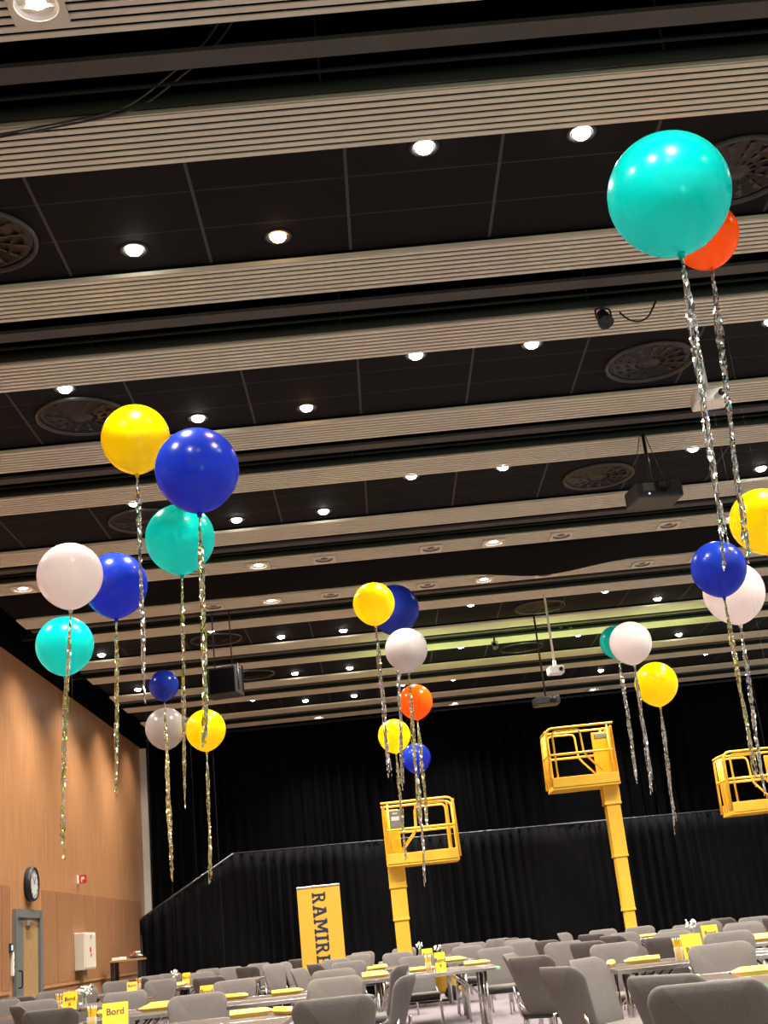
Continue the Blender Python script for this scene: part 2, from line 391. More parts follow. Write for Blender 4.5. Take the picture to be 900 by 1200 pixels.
for k, ls in sorted(bays.items()):
    ls.sort()
    for j, (px, (kk, x, y, z, orange)) in enumerate(ls):
        lab = '%s round downlight, %s from left in the %s dark ceiling bay' % ('warm orange lit' if orange else 'lit white', ORD[j], ORD[k if k < 3 else k-1])
        if orange not in proto:
            r = thing('ceiling_downlight', lab, 'ceiling light', (x, y, z), 0, 'round downlights in the dark ceiling bays'); lamp_parts(r, orange); proto[orange] = r
        else: dup(proto[orange], (x, y, z), 0, lab)
        lamp_light(x, y, z, orange)
# square framed lamps set into the pale strips
def square_lamp(root, lit):
    q = 0.15
    fr = MB(); pts = []
    N = 48; rows = []
    for zz in (-0.008, 0.006):
        ou, inn = [], []
        for i in range(N):
            a = 2*PI*(i+0.5)/N; c, s_ = math.cos(a), math.sin(a); k = q/max(abs(c), abs(s_))
            ou.append(fr.bm.verts.new((c*k, s_*k, zz))); inn.append(fr.bm.verts.new((0.118*c, 0.118*s_, zz)))
        rows.append((ou, inn))
    (o0, i0), (o1, i1) = rows
    for i in range(N):
        j = (i+1) % N
        for A, B in ((o0, i0), (i0, i1), (i1, o1), (o1, o0)): fr.bm.faces.new((A[i], A[j], B[j], B[i]))
    bmesh.ops.recalc_face_normals(fr.bm, faces=fr.bm.faces)
    fr.build('square_frame', MAT['slat'], root)
    MB().lathe([(0.118, -0.002), (0.105, 0.01), (0.075, 0.02), (0.06, 0.022)], 32).build('reflector', MAT['reflector' if lit else 'offlamp'], root)
    MB().lathe([(0.062, 0.016), (0.04, 0.008), (0, 0.004)], 24).build('lens', MAT['lamp' if lit else 'offlamp'], root)
sq = {}
def place_square(key, lab, x, y):
    if key not in sq:
        r = thing('square_downlight', lab, 'ceiling light', (x, y, CZ-0.012), 0, 'square framed lamps in the pale ceiling strips'); square_lamp(r, key == 'lit'); sq[key] = r
    else: dup(sq[key], (x, y, CZ-0.012), 0, lab)
    if key == 'lit': lamp_light(x, y, CZ)
place_square('lit', 'large bright square-framed downlight in the pale slatted strip, top left corner', -1.22*S, 4.60*S)
for yy, nm_ in ((13.81, 'first'), (15.43, 'second')):
    row = [(-3.9, 'lit'), (-1.15, 'lit'), (1.62, 'lit'), (4.45, 'lit')]
    for j, (x, q) in enumerate(row):
        px, py = project((x*S, yy*S, CZ))
        if -5 < px < 905: place_square(q, 'lit square downlight, %s from left, %s pale strip beside the black gap' % (ORD[j], nm_), x*S, yy*S)
        else: lamp_light(x*S, yy*S, CZ)
    for j, x in enumerate([-1.9, -0.38, 0.88, 2.42, 3.70]):
        place_square('off', 'unlit square downlight, %s from left, %s pale strip beside the black gap' % (ORD[j], nm_), x*S, yy*S)
for j, x in enumerate((-1.07, 1.67, 4.48)):
    place_square('lit', 'lit square downlight, %s from left in the pale strip nearest the back curtain' % ORD[j], x*S, 24.62*S)
# lamps above and behind the camera, outside the frame
for x, y in ((-1.5, 2.2), (1.2, 2.4), (3.6, 2.6), (0, -0.5), (3, -0.5), (6.5, 5), (7, 10), (7.4, 15), (7.5, 20), (-1.2, 4.15), (-0.3, 4.15), (0.62, 3.35), (1.55, 3.35), (3.45, 3.35), (4.4, 4.15)):
    lamp_light(x*S, y*S, CZ)

# round air diffusers
def vent(root):
    R = 0.41
    MB().lathe([(R+0.018, 0.012), (R+0.015, -0.010), (R, -0.016), (R-0.012, -0.005), (R-0.02, 0.01)], 48).build('outer_rim', MAT['ventrim'], root)
    MB().lathe([(R-0.02, 0.018), (R*0.8, -0.001), (R*0.79, 0.016), (R*0.58, -0.005), (R*0.57, 0.014), (R*0.36, -0.008), (R*0.35, 0.012), (R*0.14, -0.012), (0, -0.014)], 48).build('cone_rings', MAT['vent'], root)
    for i in range(14):
        a = 2*PI*i/14
        b = MB(); c, s_ = math.cos(a), math.sin(a)
        P = lambda r, t, z: (r*math.cos(a+t), r*math.sin(a+t), z)
        b.prism([(0, 0), (1, 0), (1, 1), (0, 1)], Matrix.Identity(4), 0.001) if False else None
        v = [b.bm.verts.new(P(*q)) for q in ((R*0.2, 0, -0.004), (R*0.2, 0.12, 0.001), (R*0.86, 0.42, 0.006), (R*0.86, 0.28, -0.001))]
        v2 = [b.bm.verts.new(P(q[0], q[1], q[2]+0.004)) for q in ((R*0.2, 0, -0.004), (R*0.2, 0.12, 0.001), (R*0.86, 0.42, 0.006), (R*0.86, 0.28, -0.001))]
        b.bm.faces.new(v); b.bm.faces.new(v2[::-1])
        for q in range(4): b.bm.faces.new((v[q], v2[q], v2[(q+1) % 4], v[(q+1) % 4]))
        b.build('swirl_vane', MAT['vent'], root)
vp = None
vent_lab = {(0, 1): 'round dark air diffuser behind the large teal balloon', (0, -1): 'round dark air diffuser cut off by the left edge, upper left',
            (1, 1): 'large round dark air diffuser left of the white projector', (1, -1): 'round dark air diffuser left of the upper yellow balloon',
            (2, 1): 'round dark air diffuser left of the black ceiling projector', (2, -1): 'round dark air diffuser just left of the teal balloon under the blue one',
            (4, 1): 'round dark air diffuser right of the middle balloon cluster, above the green-lit strips', (4, -1): 'round dark air diffuser above the hanging loudspeaker',
            (5, 1): 'round dark air diffuser beyond the green-lit strip near the small white projector', (5, -1): 'round dark air diffuser right beside the hanging loudspeaker'}
for (k, s_), lab in vent_lab.items():
    x = 2.58 if s_ > 0 else -2.13
    if (k, s_) == (5, -1): x = -1.9
    y = bay_y(k)+0.66
    if vp is None: vp = thing('air_diffuser', lab, 'air vent', (x*S, y*S, CZ+0.040), 0, 'round ceiling air diffusers'); vent(vp)
    else: dup(vp, (x*S, y*S, CZ+0.040), 0.3*k, lab)
# sagging black cloth in the black gap between the two strips with square lamps
b = MB()
x0, x1 = XL_STRIP, XR_STRIP
def swag(u, v):
    x = x0+(x1-x0)*u; y = (14.06+1.135*v)*S
    g = math.exp(-((x-2.75)/0.75)**2)
    return Vector((x, y, CZ+0.035-0.012*math.sin(PI*v)-0.13*g*v**0.7+0.004*math.sin(5*x)))
b.grid(120, 10, swag)
o = b.build('black_cloth', MAT['curtain']); md = o.modifiers.new('thickness', 'SOLIDIFY'); md.thickness = 0.01
tag(o, 'black cloth covering one ceiling bay and sagging right of centre', 'cloth')
# loose cables in the nearest open trough
c1 = [(-1.9, 5.5, 5.36), (-1.4, 5.46, 5.38), (-1.0, 5.40, 5.40), (-0.75, 5.27, 5.45), (-0.5, 5.12, 5.55), (-0.35, 5.02, 5.7)]
for dx, lb in ((0, 'upper thin black cable hanging in a curve across the nearest dark ceiling gap'), (0.06, 'lower thin black cable hanging in a curve across the nearest dark ceiling gap')):
    pts = [Vector(((x+dx)*S, (y+dx*0.25)*S, sz(z))) for x, y, z in c1]
    sm = []
    for i in range(len(pts)-1):
        p0, p1, p2, p3 = pts[max(0, i-1)], pts[i], pts[i+1], pts[min(len(pts)-1, i+2)]
        for t in range(6):
            t /= 6; sm.append(0.5*((2*p1)+(p2-p0)*t+(2*p0-5*p1+4*p2-p3)*t*t+(3*p1-p0-3*p2+p3)*t**3))
    sm.append(pts[-1])
    tag(MB().tube(sm, 0.007, 8).build('ceiling_cable', MAT['ventrim']), lb, 'cable', 'cables in the nearest ceiling gap')

# wall washers in the dark gap beside the left wall
wl = None
wn = 0
for yy in (12.0, 14.4, 17.0, 19.6, 22.2, 24.6):
    loc = (XW+1.0, yy*S, CZ+0.12)
    add_light('wall_washer_beam', 'SPOT', (XW+1.15, yy*S, CZ+0.0), WALL_W, (1.0, 0.86, 0.70), (XW-0.05, yy*S+0.1, 2.9), spot_size=math.radians(115), spot_blend=1.0, shadow_soft_size=0.06)
    px, py = project(loc)
    if px < 8: continue
    lab = 'small black spotlight under the ceiling by the wood wall, %s from the left edge' % ORD[wn]; wn += 1
    if wl is None:
        wl = thing('wall_washer', lab, 'spotlight', loc, 0, 'black spotlights along the wood wall')
        MB().lathe([(0, 0.08), (0.05, 0.08), (0.055, -0.08), (0.048, -0.08), (0.045, -0.04), (0, -0.04)], 20, rot=Matrix.Rotation(math.radians(14), 3, 'Y')).build('lamp_can', MAT['blackm'], wl)
        MB().tube([(0, 0, 0.07), (0, 0, 1.0)], 0.012).build('stem', MAT['blackm'], wl)
    else: dup(wl, loc, 0, lab)

# ------------------------------------------------------------------ curtains
def pleated(x0, x1, y, top, bottom, pitch, depth, seed, n=None):
    rnd = random.Random(seed); n = n or int((x1-x0)/pitch*8); xs = []; ph = 0
    b = MB(); prof = []
    for i in range(n+1):
        x = x0+(x1-x0)*i/n; ph += (x1-x0)/n/pitch*2*PI*(0.7+0.6*rnd.random())
        prof.append((x, y+depth*math.sin(ph)*(0.6+0.5*math.sin(x*1.7+seed))))
    rows = 8
    vs = []
    for j in range(rows+1):
        t = j/rows
        vs.append([b.bm.verts.new((x, yy+0.02*math.sin(x*3+j), bottom+(top(x)-bottom)*t)) for x, yy in prof])
    for j in range(rows):
        for i in range(n):
            f = b.bm.faces.new((vs[j][i], vs[j][i+1], vs[j+1][i+1], vs[j+1][i])); f.smooth = True
    return b
cb = thing('stage_curtain', 'tall black pleated curtain hanging from the ceiling across the far end', 'curtain', (0, YB, 0))
o = pleated(-4.78*S, 8.9*S, 0.0, lambda x: CZ+0.1, 0.02, 0.28, 0.085, 3).build('curtain_cloth', MAT['curtain'], cb)
md = o.modifiers.new('thickness', 'SOLIDIFY'); md.thickness = 0.012
MB().tube([(-4.8*S, 0.0, CZ+0.14), (8.9*S, 0.0, CZ+0.14)], 0.03).build('curtain_track', MAT['blackm'], cb)
YD = 23.0*S
cd = thing('drape_screen', 'lower black pleated drape on a rail, its top sloping down at the left end', 'curtain', (0, YD, 0))
xa, xb, xc = -4.47*S, -2.74*S, 8.6*S
za, zb, zc = sz(1.86), sz(2.83), sz(2.66)
def dtop(x): return za+(zb-za)*(x-xa)/(xb-xa) if x < xb else zb+(zc-zb)*(x-xb)/(xc-xb)
o = pleated(xa, xc, 0.0, lambda x: dtop(x)-0.02, 0.02, 0.21, 0.07, 11).build('drape_cloth', MAT['curtain'], cd)
md = o.modifiers.new('thickness', 'SOLIDIFY'); md.thickness = 0.01
MB().tube([(xa, 0.0, za), (xb, 0.0, zb)], 0.018).tube([(xb, 0.0, zb), (xc, 0.0, zc)], 0.011).build('top_rail', simple('dull_steel_rail', (0.11, 0.11, 0.12), 0.4, 0.8), cd)
for x in (xa+0.02, xb, 2.4*S, 5.6*S):
    MB().tube([(x, 0.07, 0.0), (x, 0.07, dtop(x))], 0.02).build('upright', MAT['blackm'], cd)

# ------------------------------------------------------------------ things on the left wall
def on_wall(px, py): return at_x(px, py, XW)
p = on_wall(33, 1036.5)
ck = thing('wall_clock', 'round wall clock with black rim above the grey door', 'clock', (XW, p.y, p.z))
RY = Matrix.Rotation(PI/2, 3, 'Y')
MB().lathe([(0.0, 0.0), (0.25, 0.0), (0.265, 0.03), (0.265, 0.09), (0.25, 0.115), (0.225, 0.105), (0.22, 0.09)], 40, rot=RY).build('case', MAT['blackm'], ck)
MB().lathe([(0.224, 0.092), (0.0, 0.092)], 40, rot=RY).build('dial', MAT['dial'], ck)
for i in range(12):
    a = i*PI/6
    MB().box((0.096, 0.19*math.sin(a), 0.19*math.cos(a)), (0.004, 0.012, 0.04), Matrix.Rotation(-a, 3, 'X')).build('hour_mark', MAT['black'], ck)
MB().box((0.1, 0.03, 0.05), (0.004, 0.014, 0.13), Matrix.Rotation(-0.55, 3, 'X')).build('hour_hand', MAT['black'], ck)
MB().box((0.105, -0.06, 0.06), (0.004, 0.01, 0.18), Matrix.Rotation(0.8, 3, 'X')).build('minute_hand', MAT['black'], ck)
p = on_wall(91, 1031)
sg = thing('fire_sign', 'small red and white fire equipment sign projecting from wood wall above the cabinet', 'sign', (XW, p.y, p.z))
MB().box((0.09, 0, 0), (0.15, 0.02, 0.15), bev=0.004).build('plate', MAT['red'], sg)
MB().box((0.012, 0.0, 0), (0.024, 0.13, 0.15), bev=0.004).build('wall_bracket', MAT['paper'], sg)
MB().box((0.095, -0.0125, 0.02), (0.06, 0.005, 0.045)).box((0.075, -0.0125, -0.02), (0.02, 0.005, 0.06)).build('pictogram', MAT['paper'], sg)
a, b_ = on_wall(86, 1094), on_wall(100.5, 1136.5)
cab = thing('hose_cabinet', 'cream wall cabinet with small red pictograms on the slotted wood panels', 'cabinet', (XW, (a.y+b_.y)/2, (a.z+b_.z)/2))
w_, h_ = b_.y-a.y, a.z-b_.z
MB().box((0.10, 0, 0), (0.18, w_, h_), bev=0.012).build('body', MAT['cream'], cab)
MB().box((0.195, 0.0, 0), (0.012, w_-0.06, h_-0.06), bev=0.004).build('front_door', MAT['cream'], cab)
MB().box((0.203, -0.02, 0.02), (0.006, 0.12, 0.08)).box((0.203, 0.02, -0.07), (0.006, 0.09, 0.05)).build('pictogram', MAT['red'], cab)
MB().box((0.21, w_*0.0, h_*0.38), (0.02, 0.05, 0.07), bev=0.005).build('lock', MAT['silver'], cab)
MB().box((0.05, 0, -h_/2-0.1), (0.08, 0.28, 0.22)).build('pipe_cover', MAT['doorwood'], cab)
p = on_wall(11, 1111)
rd = thing('card_reader', 'small dark card reader with lit display left of the grey door', 'card reader', (XW, p.y, p.z))
MB().box((0.02, 0, 0), (0.04, 0.12, 0.13), bev=0.012).build('housing', MAT['navy'], rd)
MB().box((0.042, 0, 0), (0.006, 0.055, 0.07)).build('display', MAT['screen'], rd)
p = on_wall(13, 1134)
sw = thing('switch_strip', 'narrow white switch strip beside the door handle', 'switch', (XW, p.y, p.z+0.05))
MB().box((0.02, 0, 0), (0.036, 0.07, 0.34), bev=0.006).build('cover', MAT['white'], sw)
for q in (-0.1, 0, 0.1): MB().box((0.04, 0, q), (0.008, 0.045, 0.07), bev=0.002).build('rocker', MAT['paper'], sw)
# small high table in the corner by the drape
tY = 25.3
p = at_y(150, 1124, tY)
ct = thing('corner_table', 'narrow dark-legged high table in the corner between wood wall and black drape', 'table', (p.x, tY, 0))
tz = p.z
MB().box((0, 0, tz-0.02), (0.62, 0.5, 0.04), bev=0.006).build('tabletop', MAT['doorwood'], ct)
for sx in (-1, 1):
    for s2 in (-1, 1): MB().box((sx*0.26, s2*0.2, (tz-0.04)/2), (0.07, 0.05, tz-0.04)).build('leg', MAT['blackm'], ct)
t1 = tag(MB().box((p.x-0.16, tY-0.05, tz+0.025), (0.26, 0.3, 0.05), Matrix.Rotation(0.15, 3, 'Z'), bev=0.004).build('paper_stack', MAT['paper']), 'low white stack of papers on the left of the corner table', 'papers')
t2 = thing('serving_tray', 'black oval tray on the right end of the corner table', 'tray', (p.x+0.17, tY-0.02, tz))
MB().lathe([(0, 0.0), (0.10, 0.0), (0.16, 0.03), (0.155, 0.034), (0.1, 0.008), (0, 0.008)], 28).build('bowl', MAT['black'], t2)
for q in range(5):
    a = q*1.3
    tag(MB().box((p.x+0.17+0.06*math.cos(a), tY-0.02+0.06*math.sin(a), tz+0.04+0.018*q), (0.11, 0.09, 0.03), Matrix.Rotation(a, 3, 'Z'), bev=0.004).build('napkin', MAT['paper'] if q != 3 else MAT['red']),
        'folded napkin heaped in the black tray on the corner table' if q != 3 else 'red folded napkin in the black tray on the corner table', 'napkin', 'napkins in the black tray' if q != 3 else None)

# ------------------------------------------------------------------ roll-up banner with slab-serif lettering
def letter(ch):
    R = []
    def rect(x0, y0, x1, y1): R.append([(x0, y0), (x1, y0), (x1, y1), (x0, y1)])
    T = 0.17; SR = 0.14
    if ch in 'R':
        rect(0.10, SR, 0.30, 1-SR); rect(0, 0, 0.42, SR); rect(0, 1-SR, 0.45, 1)
        c = (0.45, 0.735); n = 12; ro, ri = 0.265, 0.115
        for i in range(n):
            a0, a1 = -PI/2+PI*i/n, -PI/2+PI*(i+1)/n
            R.append([(c[0]+ro*math.cos(a0), c[1]+ro*math.sin(a0)), (c[0]+ro*math.cos(a1), c[1]+ro*math.sin(a1)), (c[0]+ri*math.cos(a1), c[1]+ri*math.sin(a1)), (c[0]+ri*math.cos(a0), c[1]+ri*math.sin(a0))])
        rect(0.30, 0.47, 0.45, 0.62)
        R.append([(0.36, 0.47), (0.58, 0.14), (0.80, 0.14), (0.56, 0.52)]); rect(0.56, 0, 0.86, SR); return R, 0.88
    if ch == 'A':
        R.append([(0.10, SR), (0.30, SR), (0.58, 1), (0.36, 1)]); R.append([(0.66, SR), (0.88, SR), (0.62, 1), (0.42, 1)])
        rect(0, 0, 0.40, SR); rect(0.56, 0, 0.98, SR); rect(0.28, 0.30, 0.70, 0.43); rect(0.20, 1-SR, 0.5, 1); return R, 0.98
    if ch == 'M':
        rect(0.10, SR, 0.28, 1-SR); rect(0.86, SR, 1.06, 1-SR); rect(0, 0, 0.38, SR); rect(0.76, 0, 1.16, SR); rect(0, 1-SR, 0.34, 1); rect(0.82, 1-SR, 1.16, 1)
        R.append([(0.14, 1), (0.36, 1), (0.66, 0.30), (0.52, 0.22)]); R.append([(0.80, 1), (1.02, 1), (0.64, 0.22), (0.50, 0.30)]); return R, 1.16
    if ch == 'I':
        rect(0.12, SR, 0.34, 1-SR); rect(0, 0, 0.46, SR); rect(0, 1-SR, 0.46, 1); return R, 0.46
    if ch == 'E':
        rect(0.10, SR, 0.30, 1-SR); rect(0, 0, 0.76, SR); rect(0, 1-SR, 0.74, 1); rect(0.30, 0.44, 0.55, 0.57); rect(0.62, SR, 0.76, 0.30); rect(0.60, 0.72, 0.74, 1-SR); rect(0.47, 0.36, 0.57, 0.65); return R, 0.76
BY = 22.3
tl, tr = at_y(347.5, 1040, BY), at_y(397.5, 1035.5, BY)
bw = tr.x-tl.x; bh = (tl.z+tr.z)/2
bn = thing('rollup_banner', 'tall yellow roll-up banner with navy lettering standing before the black drape', 'banner', ((tl.x+tr.x)/2, BY, 0))
MB().box((0, 0, bh/2+0.02), (bw, 0.006, bh-0.08)).build('banner_panel', MAT['banner'], bn)
MB().box((0, 0, bh-0.012), (bw+0.01, 0.03, 0.03), bev=0.006).build('top_bar', MAT['silver'], bn)
MB().box((0, 0, 0.045), (bw+0.06, 0.16, 0.09), bev=0.025).build('base_cassette', MAT['silver'], bn)
MB().tube([(0, 0.05, 0.06), (0, 0.03, bh-0.02)], 0.012).build('support_pole', MAT['silver'], bn)
lh = 0.235; zt = bh-0.115
x_left = -0.12
for ch in 'RAMIRE':
    polys, adv = letter(ch)
    sc_ = lh*0.90
    # letter x runs downwards, letter y runs to the right
    mt = Matrix(((0, lh, 0, x_left), (0, 0, -1, -0.003), (-sc_, 0, 0, zt), (0, 0, 0, 1)))
    b = MB()
    for i, pl in enumerate(polys): b.prism(pl, mt, 0.002+0.00006*i)
    b.build('letter', MAT['navy'], bn)
    zt -= (adv+0.10)*sc_

# ------------------------------------------------------------------ yellow mast lifts
def mast_lift(lab, x_end, x_mast, floor_z, Y, mirror, mast_top_w, steps, box_mat):
    """mast under one end of the cage; local x runs from the mast end (0) to the free end (W)"""
    W, D, Hh = abs(x_end-x_mast), 0.75, 1.08
    g = -1 if mirror else 1
    root = thing('mast_lift', lab, 'lift', (x_mast, Y, 0))
    X = lambda v: g*v
    def T(pts): return [(X(a), b, c) for a, b, c in pts]
    ye, yw = MAT['yellow'], MAT['yellowd']
    # chassis on the floor
    MB().box((X(0.45), 0, 0.28), (1.35, 0.72, 0.32), bev=0.04).build('chassis', ye, root)
    for a in (0.0, 0.9):
        for q in (-0.33, 0.33):
            MB().lathe([(0, -0.04), (0.11, -0.04), (0.125, -0.03), (0.125, 0.03), (0.11, 0.04), (0, 0.04)], 24, c=(X(a), q, 0.125), rot=Matrix.Rotation(PI/2, 3, 'X')).build('wheel', MAT['black'], root)
    # mast sections, widest at the top
    zt_ = floor_z-0.02; n = len(steps)
    for i, (z0, w) in enumerate(steps):
        z1 = steps[i-1][0]-0.0 if i else zt_
        zb = z0 if i < n-1 else 0.43
        b = MB().box((X(0.155), 0, (zt_+zb)/2 if i == 0 else (z1+0.0+zb)/2), (w, 0.30-0.03*i, (zt_ if i == 0 else z1)-zb), bev=0.012)
        b.build('mast_section', ye, root)
        if i < n-1: MB().box((X(0.155), 0, zb+0.02), (w+0.012, 0.31-0.03*i, 0.04), bev=0.006).build('mast_collar', ye, root)
    # cage floor with toe boards
    MB().box((X(W/2), 0, floor_z), (W, D, 0.05), bev=0.008).build('platform', ye, root)
    tb = 0.19
    for q in (-1, 1): MB().box((X(W/2), q*(D/2-0.01), floor_z+tb/2), (W-0.02, 0.02, tb), bev=0.004).build('toe_board', ye, root)
    MB().box((X(W-0.015), 0, floor_z+tb/2), (0.02, D-0.05, tb)).build('toe_board', ye, root)
    # mast-side upright panel and control box
    MB().box((X(0.14), D/2-0.06, floor_z+0.52), (0.30, 0.04, 1.0), bev=0.01).build('back_panel', yw, root)
    MB().box((X(0.02), 0, floor_z+0.52), (0.05, D-0.1, 1.04), bev=0.015).build('end_panel', yw, root)
    cbx = MB().box((X(0.22), -D/2+0.10, floor_z+0.79) if not mirror else (X(0.16), -0.02, floor_z+0.90), (0.26, 0.10, 0.32) if not mirror else (0.26, 0.12, 0.10), bev=0.015).build('control_box', box_mat, root)
    if not mirror:
        MB().box((X(0.22), -D/2+0.046, floor_z+0.80), (0.14, 0.008, 0.07)).box((X(0.22), -D/2+0.046, floor_z+0.89), (0.09, 0.008, 0.025)).build('control_plate', MAT['paper'], cbx)
    # guard rails: two rounded side loops joined at the free end
    r = 0.022
    for q in (-1, 1):
        y = q*(D/2-0.02)
        MB().tube(rounded(T([(-0.02, y, floor_z+Hh), (W-0.01, y, floor_z+Hh), (W+0.02, y, floor_z+0.04)]), 0.13, 6), r).build('top_rail', ye, root)
        MB().tube(T([(0.05, y, floor_z+0.60), (W-0.02, y, floor_z+0.60)]), r).build('mid_rail', ye, root)
        MB().tube(rounded(T([(W-0.12, y*0.98, floor_z+0.05), (W-0.12, y*0.98, floor_z+Hh-0.05), (0.60, y*0.98, floor_z+Hh-0.05), (0.58, y*0.98, floor_z+0.58), (0.28, y*0.98, floor_z+0.24)]), 0.09, 5), r*0.85).build('inner_loop', ye, root)
        MB().tube(T([(0.10, y, floor_z+0.05), (0.10, y, floor_z+Hh-0.02)]), r*0.9).build('post', ye, root)
    MB().tube(T([(W-0.0, -D/2+0.02, floor_z+Hh-0.05), (W-0.0, D/2-0.02, floor_z+Hh-0.05)]), r).build('end_rail', ye, root)
    MB().tube(T([(W+0.0, -D/2+0.02, floor_z+0.60), (W+0.0, D/2-0.02, floor_z+0.60)]), r).build('end_rail', ye, root)
    for q in (-0.15, 0.0, 0.15):
        MB().tube(T([(W-0.005, q, floor_z+0.05), (W-0.005, q, floor_z+Hh-0.05)]), r*0.8).build('end_bar', ye, root)
    return root
LY = 23.0
mast_lift('yellow mast lift with raised open cage, centre of the photo before the black drape', 1.30, 0.01, sz(2.17), LY, False, 0.3, [(1.93, 0.31), (1.38, 0.285), (0.4, 0.255)], MAT['greybox'])
mast_lift('tallest yellow mast lift, cage raised highest, right of centre', 3.12, 4.35, sz(3.06), LY, True, 0.3, [(2.98, 0.30), (2.06, 0.255), (1.14, 0.215), (0.4, 0.18)], MAT['greybox'])
mast_lift('yellow mast lift with its cage cut off by the right edge', 6.27, 7.50, sz(2.41), LY, True, 0.3, [(2.3, 0.31), (1.5, 0.27), (0.4, 0.23)], MAT['greybox'])

TT = 0.745
TABLES = [  # x0, x1, y near, depth of one table, how many deep, where
 (-2.62, -0.72, 7.95, 0.8, 2, 'cut by the bottom edge left of centre'), (-2.72, -0.80, 11.35, 0.8, 2, 'at the near left, carrying the Bord sign'), (-4.45, -3.05, 14.8, 0.85, 2, 'at the left by the door, with white flowers'),
 (-4.95, -3.75, 19.75, 0.68, 2, 'near the wall cabinet and drape corner'), (-3.5, -2.1, 19.6, 0.75, 2, 'before the left part of the drape'),
 (-0.38, 1.09, 13.9, 0.8, 2, 'in the middle with sign and pencil glass'), (-0.35, 1.05, 17.15, 0.75, 2, 'behind the middle table, below the lift mast'), (-0.3, 1.0, 21.2, 0.7, 2, 'at the foot of the middle lift mast'),
 (1.62, 3.2, 7.05, 0.68, 2, 'nearest on the right with two big pencil boxes'), (1.70, 3.35, 10.2, 0.58, 2, 'second on the right, with the glass of pencils'), (3.36, 4.7, 12.55, 0.68, 2, 'third on the right at the photo edge'), (3.05, 4.05, 18.65, 0.44, 2, 'far right near the tall lift mast'),
]
def tether(x, y):
    for (x0, x1, y0, D, n, w) in TABLES:
        if x0 < x < x1 and y0 < y < y0+D*n: return (x, y, TT)
    return (x, y, 0.0)
def balloon(col, px, py, dia, Y, tail_px, label, tone='foilg', width=0.034, seed=0, anchor=None):
    c = at_y(px, py, Y); d = c-CAM
    R = dia/2/F_PX*d.dot(FWD)*(1.0/ (d.normalized().dot(FWD)))**0.0
    root = thing('balloon', label, 'balloon', (c.x, c.y, c.z-1.13*R), 0, 'balloons with foil tails')
    o0 = Vector((0, 0, 1.13*R))
    prof = [(0.0, R)]
    n = 30
    for i in range(1, n+1):
        a = PI*i/n; r, z = R*math.sin(a), R*math.cos(a)
        if a > PI*0.56:                                # pull the lower part towards the neck
            t = (a-PI*0.56)/(PI*0.44); z -= 0.115*R*t**2.2
        if i == n: r = 0.05*R
        elif r < 0.05*R: r = 0.05*R
        prof.append((r, z))
    body = MB().lathe([(r, z+1.13*R) for r, z in prof], 40).build('latex_body', LATEX[col], root)
    MB().lathe([(0.045*R, 0.03*R), (0.07*R, 0.0), (0.06*R, -0.03*R), (0.035*R, -0.035*R), (0.06*R, -0.075*R), (0.05*R, -0.085*R), (0, -0.07*R)], 16).build('knot', LATEX[col], root)
    # foil tail: crinkled narrow strips twisted together
    rnd = random.Random(seed+31); p0 = Vector((0, 0, -0.06*R)); e = at_y(tail_px[0], tail_px[1], Y)-Vector(root.location); L = (e-p0).length
    b = MB(); ax = (e-p0).normalized(); sx = ax.cross(Vector((0, 1, 0))).normalized(); sy_ = ax.cross(sx)
    m = 7
    for k in range(m):
        Lk = L*(0.86+0.14*rnd.random()) if k else L
        ns = max(16, int(Lk/0.024)); ph = 2*PI*k/m; tw = rnd.uniform(0.6, 1.3); prev = None; ang = rnd.random()*6
        for i in range(ns+1):
            t = i/ns; rad = width*(0.08+0.42*min(1, t*5))*(0.55+0.45*math.sin(t*L*5+k*1.9))
            ctr = p0+ax*(Lk*t)+sx*(rad*math.cos(ph+tw*t*L*3))+sy_*(rad*math.sin(ph+tw*t*L*3))
            ang += rnd.uniform(-1.9, 1.9); hw = width*0.17
            dv = (sx*math.cos(ang)+sy_*math.sin(ang))*hw
            cur = (b.bm.verts.new(ctr-dv), b.bm.verts.new(ctr+dv))
            if prev: b.bm.faces.new((prev[0], prev[1], cur[1], cur[0]))
            prev = cur
    b.build('foil_tail', MAT[tone], root)
    if anchor is not None:
        a = Vector(anchor)-Vector(root.location)
        MB().tube([p0, p0*0.5+a*0.5, a], 0.00022, 5).build('string', MAT['string'], root)
    return root
